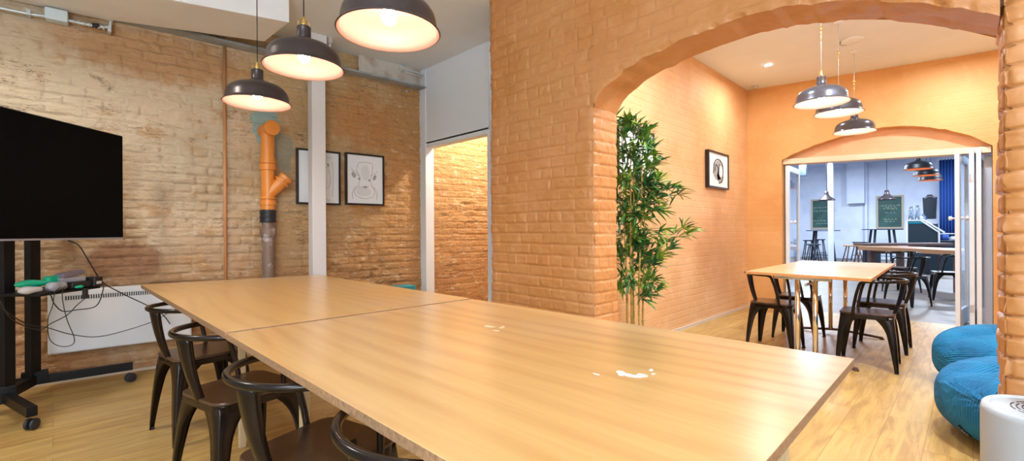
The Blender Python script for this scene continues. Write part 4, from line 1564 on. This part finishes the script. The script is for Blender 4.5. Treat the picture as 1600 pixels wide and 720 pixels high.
strokes(t, y - 0.001, [[(-0.10, -0.1), (-0.12, 0.06), (0.0, 0.16), (0.12, 0.08), (0.12, -0.1)], [(-0.04, 0.02), (0.0, 0.05), (0.05, 0.01)]], 0.004)

# ------------------------------------------------------------------ BAMBOO PLANT
pl = thing('potted_bamboo', 'tall bamboo plant with yellow canes standing in the big archway', 'plant', (3.60, 2.10, 0))
rr = random.Random(11)
def rz_(r_, z, d=0.0):      # offset to the right / away from the doorway side
    v = RT * r_ + FW * d
    return Vector((v.x, v.y, z))
b = MB()
b.lathe([(0.10, 0.0), (0.115, 0.02), (0.135, 0.24), (0.145, 0.26), (0.145, 0.28), (0.125, 0.28), (0.12, 0.25), (0.001, 0.25)], n=32)
b.build('pot', m_pot, pl, smooth=True)
canes = [(-0.055, 2.02, -0.10), (-0.02, 1.85, -0.03), (0.01, 2.10, 0.03), (0.045, 1.95, 0.09), (0.085, 1.55, 0.12)]
tops = []
cane_pts = []
for (r0, h_, r1) in canes:
    d0 = rr.uniform(-0.05, 0.05)
    pts = [rz_(r0 + (r1 - r0) * (z / h_) ** 2 * 0.9 + 0.004 * math.sin(z * 5 + r0 * 30), z, d0 + 0.03 * (z / h_) * math.sin(r0 * 90)) for z in np.linspace(0.22, h_, 16)]
    b = MB()
    b.tube(pts, [0.0105 - 0.007 * (i / 15) for i in range(16)], 10)
    for i in range(1, 14):
        p = pts[i]
        b.tube([p - Vector((0, 0, 0.004)), p + Vector((0, 0, 0.004))], 0.0135 - 0.007 * (i / 15), 10)
    b.build('cane', m_cane, pl, smooth=True)
    cane_pts.append(pts)
leafb = MB()
twig = MB()
def leaf(p, d, L, wd):
    d = d.normalized()
    up = Vector((0, 0, 1))
    s = d.cross(up)
    if s.length < 0.05:
        s = Vector((1, 0, 0))
    s.normalize()
    roll_ = rr.uniform(-0.7, 0.7)
    s = (Matrix.Rotation(roll_, 3, d) @ s).normalized()
    nrm_ = s.cross(d).normalized()
    n = 6
    vs = []
    for i in range(n + 1):
        t = i / n
        w_ = wd * (math.sin(PI * min(1, (t * 0.9 + 0.06))) ** 0.8) if i < n else 0.0004
        droop = -0.22 * L * t * t
        c = p + d * (L * t) + Vector((0, 0, droop))
        vs += [c - s * w_ + nrm_ * w_ * 0.25, c, c + s * w_ + nrm_ * w_ * 0.25]
    fs = []
    for i in range(n):
        fs += [(i * 3, i * 3 + 1, i * 3 + 4, i * 3 + 3), (i * 3 + 1, i * 3 + 2, i * 3 + 5, i * 3 + 4)]
    leafb.raw(vs, fs)
def spray(p, d, n, L=0.13, spread=0.9):
    for k in range(n):
        dd = d.normalized() + Vector((rr.uniform(-1, 1), rr.uniform(-1, 1), rr.uniform(-0.75, 0.7))) * spread
        leaf(p + Vector((rr.uniform(-.012, .012), rr.uniform(-.012, .012), rr.uniform(-.012, .012))), dd, L * rr.uniform(0.7, 1.2), 0.0105 * rr.uniform(0.8, 1.25))
def branch(p, end, nleaf=6, sub=4):
    d = end - p
    mid = p + d * 0.5 + Vector((0, 0, 0.03))
    pts = smooth_path([p, mid, end], 4)
    twig.tube(pts, 0.0025, 5)
    for k in range(sub):
        q = pts[int(len(pts) * (0.35 + 0.6 * k / sub))]
        spray(q, d + Vector((0, 0, rr.uniform(-0.1, 0.2))), max(3, nleaf // 2), 0.13)
    spray(end, d, nleaf + 2, 0.15)
# crown branches
for ci, pts in enumerate(cane_pts):
    for i in range(3, 16):
        p = pts[i]
        z = p.z
        if z < 0.75:
            nb_ = 1 if rr.random() < 0.6 else 0
        elif z < 1.25:
            nb_ = rr.choice((1, 1, 2))
        else:
            nb_ = rr.choice((2, 3))
        for k in range(nb_):
            a = rr.uniform(0, 2 * PI)
            reach = rr.uniform(0.05, 0.16) * (1.0 if z > 1.1 else 0.75)
            e = p + Vector((math.cos(a) * reach, math.sin(a) * reach, rr.uniform(-0.02, 0.13)))
            # keep clear of the wall and the pier
            if e.x < -0.50:
                e.x = -0.50
            if e.y > 0.26:
                e.y = 0.26
            branch(p, e, 5, 2)
# long side branches as seen
for (r_, z, p_i, c_i) in ((0.20, 1.62, 9, 3), (0.34, 1.56, 10, 3), (0.40, 1.50, 10, 3), (0.47, 1.16, 8, 4), (0.42, 1.20, 8, 4), (0.30, 1.02, 7, 4), (0.22, 0.95, 6, 4), (0.16, 1.9, 13, 3), (0.2, 1.78, 12, 3), (0.15, 0.75, 4, 3), (0.14, 0.60, 3, 3), (-0.15, 1.95, 13, 0), (-0.14, 1.6, 11, 0), (-0.15, 1.3, 9, 0), (-0.13, 1.0, 6, 0), (-0.12, 0.75, 5, 0), (-0.02, 2.14, 15, 2), (0.06, 2.05, 15, 2)):
    branch(cane_pts[c_i][p_i], rz_(r_, z, rr.uniform(-0.05, 0.05)), 11, 3)
twig.build('twigs', m_twig, pl, smooth=True)
leafb.build('foliage', m_leaf, pl, smooth=True)

# ------------------------------------------------------------------ BEAN BAGS
def beanbag(label, loc_, R, Hh, seed, m, rot, peak):
    b = MB()
    nu, nv = 96, 56
    vs = []
    for j in range(nv + 1):
        t = j / nv
        ph = -PI / 2 + PI * t
        for i in range(nu):
            a = 2 * PI * i / nu
            r = math.cos(ph) ** 0.6 if math.cos(ph) > 0 else 0
            z = math.sin(ph)
            z = math.copysign(abs(z) ** 0.7, z)
            fold = 0.0
            if t > 0.45:
                fold = 0.05 * math.sin(3 * a + seed) * (t - 0.45) * 2 + 0.03 * math.sin(7 * a + 2 * seed + 4 * t) * (t - 0.45) * 2
            fold += 0.045 * float(fbm(math.cos(a) * 1.7 + 5 + seed, math.sin(a) * 1.7 + t * 3, seed, 3))
            rr_ = R * (r * (1 + fold) * (1.0 + 0.06 * (0.5 - t)))
            x = rr_ * math.cos(a)
            y = rr_ * math.sin(a)
            zz_ = Hh * 0.5 * (z + 1)
            # soft top leaning and creased
            top = max(0, t - 0.5) * 2
            zz_ += top * Hh * 0.07 * math.cos(a - peak) * r - 0.05 * top * math.exp(-((math.sin(a * 1.0 - peak + 0.6) * r) / 0.10) ** 2) - 0.03 * top * math.exp(-((math.sin(a - peak - 1.0) * r + 0.2) / 0.07) ** 2)
            zz_ = max(0.0, zz_)
            x += top * 0.05 * math.cos(peak)
            vs.append((x, y, zz_))
    fs = []
    for j in range(nv):
        for i in range(nu):
            k = (i + 1) % nu
            fs.append((j * nu + i, j * nu + k, (j + 1) * nu + k, (j + 1) * nu + i))
    b.raw(vs, fs)
    t = thing('bean_bag', label, 'bean bag', loc_, rot, 'blue corduroy bean bags')
    b.build('cushion', m, t, smooth=True)
    return t
bg = beanbag('front blue corduroy bean bag with a small dark label, beside the air purifier', (3.77, -0.385, 0), 0.555, 0.44, 2, m_bag, 0, -0.6)
beanbag('rear blue corduroy bean bag, tucked behind the front one', (4.86, -0.27, 0), 0.49, 0.46, 5, m_bag2, 0.9, -1.3)

# ------------------------------------------------------------------ AIR PURIFIER
PZ = 0.56
pu = thing('air_purifier', 'white cylindrical air purifier in front of the right brick pier', 'air purifier', (2.40, -0.185, 0))
b = MB()
Rp = 0.168
b.lathe([(0.001, 0.0), (Rp - 0.02, 0.0), (Rp - 0.006, 0.012), (Rp, 0.03), (Rp, PZ - 0.025), (Rp - 0.004, PZ - 0.006)], n=72)
b.build('body', m_puri, pu, smooth=True)
b = MB()
b.open_lathe([(Rp - 0.004, PZ - 0.006), (Rp - 0.010, PZ), (Rp - 0.022, PZ - 0.001), (Rp - 0.027, PZ - 0.008), (0.001, PZ - 0.008)], n=72)
b.build('top_panel', m_puri2, pu)
# round outlet grille and control area
gx, gy = RT.x * 0.012, RT.y * 0.012
b = MB()
for rr_ in (0.030, 0.044, 0.058, 0.072, 0.086, 0.100):
    for k in range(0, 12):
        a0 = 2 * PI * k / 12
        b.tube([(gx + rr_ * math.cos(a0 + q), gy + rr_ * math.sin(a0 + q), PZ - 0.0075) for q in np.linspace(0.06, 0.46, 6)], 0.0032, 5)
b.build('grille', m_slot, pu, smooth=True)
cx_, cy_ = RT.x * -0.118 + FW.x * -0.02, RT.y * -0.118 + FW.y * -0.02
b = MB()
b.bar((cx_ + RT.x * -0.014 , cy_ + RT.y * -0.014, PZ - 0.007), (cx_ + RT.x * 0.018, cy_ + RT.y * 0.018, PZ - 0.007), 0.012, 0.002)
b.build('display', m_black, pu)
b = MB()
b.tube([(cx_ + 0.026 * math.cos(a), cy_ + 0.026 * math.sin(a), PZ - 0.0082) for a in [i * PI / 16 for i in range(32)]], 0.0012, 5, closed=True)
b.build('control_ring', m_lgrey, pu, smooth=True)

# ------------------------------------------------------------------ FOLDING DOORS
def door_leaf(n, a, b_, z0, z1, th=0.042, knob=None, hinges=(), glass=True, st_w=0.085):
    """leaf from ground point a to b_"""
    a, b_ = Vector((*a, 0)), Vector((*b_, 0))
    d = (b_ - a)
    L_ = d.length
    ang = math.atan2(d.y, d.x)
    t = bpy.data.objects.new('door_%d' % n, None)
    COL.objects.link(t)
    t.location = a
    t.rotation_euler = (0, 0, ang)
    t['kind'] = 'structure'
    b = MB()
    s = min(st_w, L_ * 0.25)
    b.box(0, s, -th / 2, th / 2, z0, z1)
    b.box(L_ - s, L_, -th / 2, th / 2, z0, z1)
    b.box(s, L_ - s, -th / 2, th / 2, z1 - s, z1)
    b.box(s, L_ - s, -th / 2, th / 2, z0, z0 + 0.2)
    b.build('door_frame', m_door, t, bevel=0.003)
    b = MB()
    b.box(s, L_ - s, -0.004, 0.004, z0 + 0.2, z1 - s)
    b.build('glass_pane', m_glass, t)
    if knob:
        for sgn in (-1, 1):
            b = MB()
            mm = Matrix.Translation((knob[0], sgn * th / 2, knob[1])) @ Matrix.Rotation(-sgn * PI / 2, 4, 'X')
            b.lathe([(0.022, 0), (0.022, 0.006), (0.010, 0.012), (0.009, 0.03), (0.022, 0.04), (0.028, 0.055), (0.022, 0.068), (0.001, 0.072)], n=20, m=mm)
            b.build('knob', m_gloss, t, smooth=True)
    for hz_ in hinges:
        b = MB()
        b.box(-0.004, 0.0, -0.018, 0.022, hz_ - 0.045, hz_ + 0.045)
        b.tube([(-0.006, 0.012, hz_ - 0.045), (-0.006, 0.012, hz_ + 0.045)], 0.007, 8)
        b.build('hinge', m_galv, t, bevel=0.001)
    return t
door_leaf(1, (7.70, 1.935), (8.42, 1.955), 0.02, 2.14, knob=(0.12, 1.3))
door_leaf(2, (7.58, 0.125), (8.22, 0.045), 0.02, 2.07, knob=(0.10, 1.31))
door_leaf(3, (7.60, 0.002), (8.22, -0.035), 0.02, 2.10, hinges=(1.78, 0.25))
door_leaf(4, (7.60, -0.056), (8.22, -0.085), 0.02, 2.11)
# jamb leaf: glazed panel at the right side of the opening
b = MB()
b.box(7.80, 7.84, -0.168, -0.10, 0.0, 2.05)
struct(b.build('trim_4', m_cafe))

# ------------------------------------------------------------------ CAFE ROOM CONTENTS
# long brown table and dark table
def plank_table(name, label, p0, p1, depth, z, mt, mleg, th=0.05):
    p0, p1 = Vector((*p0, 0)), Vector((*p1, 0))
    d = (p1 - p0)
    L_ = d.length
    ang = math.atan2(d.y, d.x)
    t = thing(name, label, 'table', tuple(p0), ang)
    b = MB()
    y0_, y1_ = min(0, depth), max(0, depth)
    b.box(0, L_, y0_, y1_, z - th, z)
    b.build('table_top', mt, t, bevel=0.006)
    for x in (0.25, L_ - 0.25):
        for y in (y0_ + 0.12, y1_ - 0.12):
            b = MB()
            b.box(x - 0.06, x + 0.06, y - 0.05, y + 0.05, 0, z - th)
            b.build('leg', mleg, t, bevel=0.004)
        b = MB()
        b.box(x - 0.03, x + 0.03, y0_ + 0.12, y1_ - 0.12, z - th - 0.08, z - th)
        b.build('rail', mleg, t)
    return t
plank_table('cafe_bench_table', 'long brown wooden table seen through the folding doors', (11.62, 0.10), (13.62, 1.93), -0.9, ZT, m_brown, m_dkwood, 0.09)
plank_table('cafe_bench_table', 'dark wooden table just beyond the long brown table', (16.07, 0.33), (14.6, 1.81), -0.6, 0.83, m_dkwood, m_bar, 0.06)
# chairs under it
gcf = 'metal armchairs in the cafe room'
dup(ch, (9.45, 0.72, 0), math.radians(60), 'metal armchair just beyond the folding doors, at the near side of the brown table', gcf)
dup(ch, (11.35, 0.95, 0), math.radians(150), 'metal armchair with broad brown back at the brown table, partly hidden by the birch table', gcf)
dup(ch, (10.6, 0.30, 0), math.radians(100), 'metal armchair in shadow under the brown table near the counter', gcf)

def stool(name, label, c, z, r, group, m, mtop, leg_out=1.35):
    t = thing(name, label, 'stool', (*c, 0), 0.4, group)
    b = MB()
    b.lathe([(0.001, z - 0.04), (r - 0.01, z - 0.04), (r, z - 0.03), (r, z - 0.008), (r - 0.01, z), (0.001, z)], n=28)
    b.build('seat', mtop, t, smooth=False, bevel=0.003)
    for k in range(4):
        a = PI / 4 + k * PI / 2
        b = MB()
        b.tube([(r * 0.7 * math.cos(a), r * 0.7 * math.sin(a), z - 0.03), (r * leg_out * math.cos(a), r * leg_out * math.sin(a), 0.0)], 0.018, 8)
        b.build('leg', m, t, smooth=True)
    b = MB()
    q = r * (leg_out - (leg_out - 0.7) * 0.3)
    b.tube([(q * math.cos(a), q * math.sin(a), z * 0.3) for a in [PI / 4 + i * PI / 2 for i in range(4)]], 0.012, 6, closed=True)
    b.build('foot_ring', m, t)
    return t
gst = 'stools along the cafe back wall'
stool('bar_stool', 'black stool at the far left of the cafe, taller one of two', (21.45, 4.63), 0.78, 0.20, gst, m_bar, m_bar)
stool('bar_stool', 'black stool in front of the taller one at the cafe left', (19.3, 4.02), 0.68, 0.22, gst, m_bar, m_bar)
stool('bar_stool', 'wood-topped stool between the two high tables in the cafe', (18.6, 2.78), 0.68, 0.26, gst, m_dkwood, m_brown)
stool('bar_stool', 'dark wood stool close to the brown table in the cafe', (19.6, 2.62), 0.66, 0.24, gst, m_dkwood, m_dkwood)
stool('bar_stool', 'bluish stool against the cafe back wall behind the wood-topped stools', (21.6, 3.0), 0.72, 0.24, gst, m_bar, m_bar)
def high_table(label, c, z, r):
    t = thing('high_table', label, 'table', (*c, 0), 0.35, 'black high tables in the cafe')
    b = MB()
    b.lathe([(0.001, z - 0.03), (r, z - 0.03), (r, z), (0.001, z)], n=36)
    b.build('table_top', m_bar, t, bevel=0.003)
    for k in range(4):
        a = PI / 4 + k * PI / 2
        b = MB()
        b.bar((r * 0.62 * math.cos(a), r * 0.62 * math.sin(a), z - 0.02), (r * 0.86 * math.cos(a), r * 0.86 * math.sin(a), 0), 0.07, 0.035)
        b.build('leg', m_bar, t)
    q = r * 0.82
    b = MB()
    b.tube([(q * math.cos(a), q * math.sin(a), 0.22) for a in [PI / 4 + i * PI / 2 for i in range(4)]], 0.02, 6, closed=True)
    b.build('foot_ring', m_bar, t)
    return t
high_table('black high table below the left chalkboard in the cafe', (20.9, 4.05), 1.17, 0.55)
high_table('black high table below the right chalkboard in the cafe', (21.5, 2.33), 1.20, 0.60)
stool('bar_stool', 'tall thin-legged stool behind the left high table', (22.5, 4.45), 0.80, 0.18, gst, m_bar, m_bar)

# chalkboards
def chalkboard(label, y0, y1, z0, z1, seed):
    x = 23.3 if seed != 2 else 23.3
    t = thing('chalkboard', label, 'chalkboard', (x, (y0 + y1) / 2, (z0 + z1) / 2), 0, 'framed green chalkboards on the cafe wall')
    hw, hh_ = abs(y1 - y0) / 2, (z1 - z0) / 2
    f = 0.06
    b = MB()
    for (a, c, d, e) in ((-hw, -hw + f, -hh_, hh_), (hw - f, hw, -hh_, hh_), (-hw + f, hw - f, hh_ - f, hh_), (-hw + f, hw - f, -hh_, -hh_ + f)):
        b.box(-0.05, 0.0, a, c, d, e)
    b.build('frame', m_boardf, t)
    b = MB()
    b.box(-0.03, 0.0, -hw + f, hw - f, -hh_ + f, hh_ - f)
    b.build('board', m_board, t)
    b = MB()
    b2 = MB()
    r = random.Random(seed)
    rows_ = [(0.62, 0.30, b), (0.18, 0.34, b2), (0.02, 0.16, b), (-0.28, 0.22, b2)] if seed == 2 else [(0.25, 0.4, b2), (0.10, 0.5, b2), (-0.30, 0.34, b2), (-0.42, 0.28, b2)]
    if seed == 2:
        rows_ = [(0.22, 0.30, b), (0.10, 0.22, b), (0.16, 0.18, b2), (-0.05, 0.16, b2), (-0.30, 0.20, b), (-0.38, 0.14, b2)]
    for (zz_, wd_, bb) in rows_:
        y = -wd_
        while y < wd_ * 0.95:
            hgt_ = r.uniform(0.035, 0.07)
            bb.tube([(-0.032, y, zz_ * hh_ * 1.6), (-0.032, y + 0.02, zz_ * hh_ * 1.6 + hgt_), (-0.032, y + 0.05, zz_ * hh_ * 1.6 + r.uniform(-0.01, 0.03))], 0.007, 4)
            y += r.uniform(0.05, 0.11)
    b.build('yellow_writing', m_chalk, t)
    b2.build('white_writing', m_chalkw, t)
chalkboard('green chalkboard on the cafe wall, left one, partly behind the white column', 4.10, 4.93, 1.22, 2.50, 3)
chalkboard('green chalkboard with yellow and white writing on the cafe wall, right one', 1.87, 2.70, 1.22, 2.52, 2)

# white column and dark speaker
b = MB()
b.box(19.9, 20.04, 3.54, 3.70, 0, 3.88)
tag(b.build('column', m_cafe, None, bevel=0.01), 'white column in the cafe cutting off the left chalkboard', 'column')
t = thing('loudspeaker', 'dark loudspeaker hung near the ceiling at the cafe left', 'speaker', (19.8, 4.45, 3.2))
b = MB()
b.box(-0.1, 0.1, -0.12, 0.12, 0, 0.45)
b.build('cabinet', m_bar, t, bevel=0.01)
b = MB()
b.tube([(0, 0, 0.45), (0, 0, 0.68)], 0.03, 8)
b.build('bracket', m_bar, t)

# small cone pendants far away
def cone_pendant(label, loc_, r):
    t = thing('cone_pendant', label, 'lamp', loc_, 0, 'small cone pendants in the cafe')
    b = MB()
    b.open_lathe([(r, 0), (r * 0.9, 0.03), (r * 0.35, 0.16), (r * 0.25, 0.22), (r * 0.22, 0.32), (0.01, 0.33)], n=28)
    b.build('shade', m_shade, t, smooth=True, solid=0.006)
    b = MB()
    b.lathe([(0.001, 0.0), (0.05, 0.03), (0.05, 0.09), (0.001, 0.12)], n=14)
    b.build('bulb', mat('dim bulb', (0.7, 0.75, 0.8), 0.4), t, smooth=True)
    b = MB()
    b.tube([(0, 0, 0.32), (0, 0, 3.88 - loc_[2])], 0.008, 6)
    b.build('cord', m_cable, t)
cone_pendant('small dark cone pendant before the left chalkboard', (19.3, 3.62, 2.22), 0.27)
cone_pendant('small dark cone pendant before the right chalkboard', (20.5, 2.09, 2.22), 0.27)
gc3 = 'black pendant lamps with orange insides in the cafe'
m_shin = mat('orange lamp inside', (0.85, 0.35, 0.15), 0.5, emis=(1.0, 0.35, 0.12), estr=0.0)
m_bulb3 = mat('glowing bulb cafe', (1, 0.8, 0.6), 0.3, emis=(1, 0.6, 0.35), estr=10)
for (l_, p_) in (('nearest and highest of the three black pendants over the brown cafe table', (12.0, 0.74, 2.36)),
                 ('middle of the three black pendants over the brown cafe table', (13.3, 0.69, 2.34)),
                 ('farthest and lowest of the three black pendants over the brown cafe table', (14.6, 0.69, 2.33))):
    pendant('cafe_pendant', l_, gc3, p_, 0.225, 3.88, m_bulb3, shade_m=m_black, inner=m_shin)

# counter with display case
t = thing('serving_counter', 'dark teal counter with a white framed slanted guard in the cafe', 'counter', (17.1, 1.28, 0), math.radians(-88))
b = MB()
b.box(0, 0.62, 0, 0.7, 0, 1.34)
b.build('body', m_counter, t, bevel=0.01)
b = MB()
b.box(-0.01, 0.36, -0.02, 0.7, 1.34, 1.41)
b.build('counter_top', m_teal, t, bevel=0.006)
b = MB()
b.tube([(-0.02, -0.03, 0), (-0.02, -0.03, 1.42)], 0.018, 8)
b.tube([(-0.02, -0.03, 1.43), (0.34, -0.03, 1.43), (0.74, -0.03, 1.10), (0.74, -0.03, 1.04)], 0.022, 8)
b.tube([(0.27, -0.03, 1.43), (0.64, -0.03, 1.10), (0.64, -0.03, 0.0)], 0.022, 8)
b.tube([(0.64, -0.03, 1.06), (1.0, -0.03, 1.06)], 0.012, 8)
b.build('guard_frame', m_gloss, t, smooth=True)
b = MB()
b.box(0.66, 1.0, 0, 0.6, 0, 0.88)
b.build('side_cabinet', m_counter, t, bevel=0.01)
MC = Matrix.Translation((17.1, 1.28, 0)) @ Matrix.Rotation(math.radians(-88), 4, 'Z')
def on_counter(x, y, z):
    return MC @ Vector((x * 0.62, y, z + 0.002))
def jar(name, label, x, y, z, r, h_, m, cat='jar', lid=True, group='glass jars on the cafe counter'):
    c = on_counter(x, y, z)
    t = thing(name, label, cat, tuple(c), 0, group)
    b = MB()
    b.lathe([(0.001, 0), (r, 0), (r, h_ * 0.72), (r * 0.6, h_ * 0.85), (r * 0.55, h_ * 0.92), (0.001, h_ * 0.93)], n=20)
    b.build('body', m, t, smooth=True)
    if lid:
        b = MB()
        b.lathe([(0.001, h_ * 0.93), (r * 0.65, h_ * 0.93), (r * 0.65, h_), (0.001, h_)], n=16)
        b.build('lid', m_greyp, t, smooth=True)
jar('glass_jar', 'tall clear jar at the left end of the cafe counter top', 0.10, 0.15, 1.41, 0.06, 0.42, m_bglass)
jar('glass_jar', 'second tall clear jar from the left on the cafe counter top', 0.32, 0.12, 1.41, 0.06, 0.45, m_bglass)
jar('glass_jar', 'short clear jar in the middle of the cafe counter top', 0.50, 0.35, 1.41, 0.05, 0.20, m_bglass)
jar('cup', 'small pale cup on the cafe counter top beside the clear jars', 0.46, 0.05, 1.41, 0.04, 0.16, m_gloss, 'cup', False, 'cups on the cafe counter')
jar('cup', 'blue cup on the cafe counter top below the little black sign', 0.53, 0.55, 1.41, 0.05, 0.17, m_blueobj, 'cup', False, 'cups on the cafe counter')
jar('blue_tub', 'small blue tub on the side cabinet of the cafe counter', 1.20, 0.2, 0.88, 0.09, 0.20, m_blueobj, 'tub', True, 'tubs on the side cabinet')
jar('white_tub', 'white bowl at the end of the side cabinet near the door leaf', 1.50, 0.15, 0.88, 0.09, 0.11, m_gloss, 'bowl', False, 'tubs on the side cabinet')
# framed black sign with arched top, on the cafe wall
t = thing('wall_sign', 'black board sign with an arched top on the cafe wall behind the counter', 'sign', (23.3, 1.12, 1.58), 0)
pts = [(-0.17, 0), (0.17, 0), (0.20, 0.80), (0.13, 0.80), (0.06, 0.90), (-0.06, 0.90), (-0.13, 0.80), (-0.20, 0.80)]
b = MB()
b.raw([(-0.03, y, z) for y, z in pts] + [(0.0, y, z) for y, z in pts], [tuple(range(8)), tuple(range(8, 16))[::-1]] + [(i, i + 8, (i + 1) % 8 + 8, (i + 1) % 8) for i in range(8)])
b.build('panel', m_bar, t)
b = MB()
b.tube([(-0.04, -0.15, 0.76), (-0.04, -0.06, 0.83), (-0.04, 0.06, 0.83), (-0.04, 0.15, 0.76)], 0.01, 5)
b.build('border_line', m_lgrey, t)
# blue curtain
b = MB()
vs, fs = [], []
n = 60
for i in range(n + 1):
    y = 0.20 + (0.80 - 0.20) * i / n
    x = 21.9 + 0.06 * math.sin(i * 0.8)
    vs += [(x, y, 0.05), (x + 0.01 * math.sin(i), y, 1.8), (x, y, 3.6)]
for i in range(n):
    for k in range(2):
        fs.append((i * 3 + k, (i + 1) * 3 + k, (i + 1) * 3 + k + 1, i * 3 + k + 1))
b.raw(vs, fs)
tag(b.build('curtain', m_curtain, None, smooth=True, solid=0.01), 'deep blue curtain hanging beside the folding door leaf in the cafe', 'curtain')
b = MB()
b.tube([(21.9, 0.1, 3.6), (21.9, 0.85, 3.6)], 0.02, 8)
tag(b.build('curtain_rail', m_gloss, None, smooth=True), 'white rail carrying the blue curtain', 'rail')
# label on the front bean bag: found by casting onto the cushion
bpy.context.view_layer.update()
cu = [c for c in bg.children if c.name.startswith('cushion')][0]
dg = bpy.context.evaluated_depsgraph_get()
a0 = math.radians(200)
org = Vector((-0.29, 0.40, 0)).normalized() * 0.9 + Vector((0, 0, 0.095))
dirv = Vector((0.29, -0.40, 0)).normalized()
hit, pos, nr, _ = cu.ray_cast(org, dirv)
if hit:
    tx = Vector((0, 0, 1)).cross(nr).normalized()
    ty = nr.cross(tx)
    ca, sa = math.cos(math.radians(-55)), math.sin(math.radians(-55))
    ux = tx * ca + ty * sa
    uy = -tx * sa + ty * ca
    b = MB()
    c0 = pos + nr * 0.006
    for (s1, hw, hh_, mm, nm, off) in ((0, 0.034, 0.013, m_blackm, 'label', 0.0),):
        q = [c0 - ux * hw - uy * hh_, c0 + ux * hw - uy * hh_, c0 + ux * hw + uy * hh_, c0 - ux * hw + uy * hh_]
        b.raw([v - nr * 0.012 for v in q] + q, [(3, 2, 1, 0), (4, 5, 6, 7), (0, 1, 5, 4), (1, 2, 6, 5), (2, 3, 7, 6), (3, 0, 4, 7)])
    lb = b.build('label_tab', m_blackm, bg)
    b = MB()
    for k, sh in enumerate(((0, 0, 0, 1), (1, 1, 0, 1), (1, 1, 1, 1), (1, 1, 0, 0))):
        x0 = -0.024 + 0.013 * k
        b.tube([c0 + nr * 0.001 + ux * x0 - uy * 0.006, c0 + nr * 0.001 + ux * x0 + uy * 0.006], 0.0012, 4)
        if sh[0]:
            b.tube([c0 + nr * 0.001 + ux * x0 + uy * 0.006, c0 + nr * 0.001 + ux * (x0 + 0.007) + uy * 0.006], 0.0012, 4)
        if sh[1]:
            b.tube([c0 + nr * 0.001 + ux * x0 - uy * 0.006, c0 + nr * 0.001 + ux * (x0 + 0.007) - uy * 0.006], 0.0012, 4)
    b.build('lettering', m_lgrey, lb)
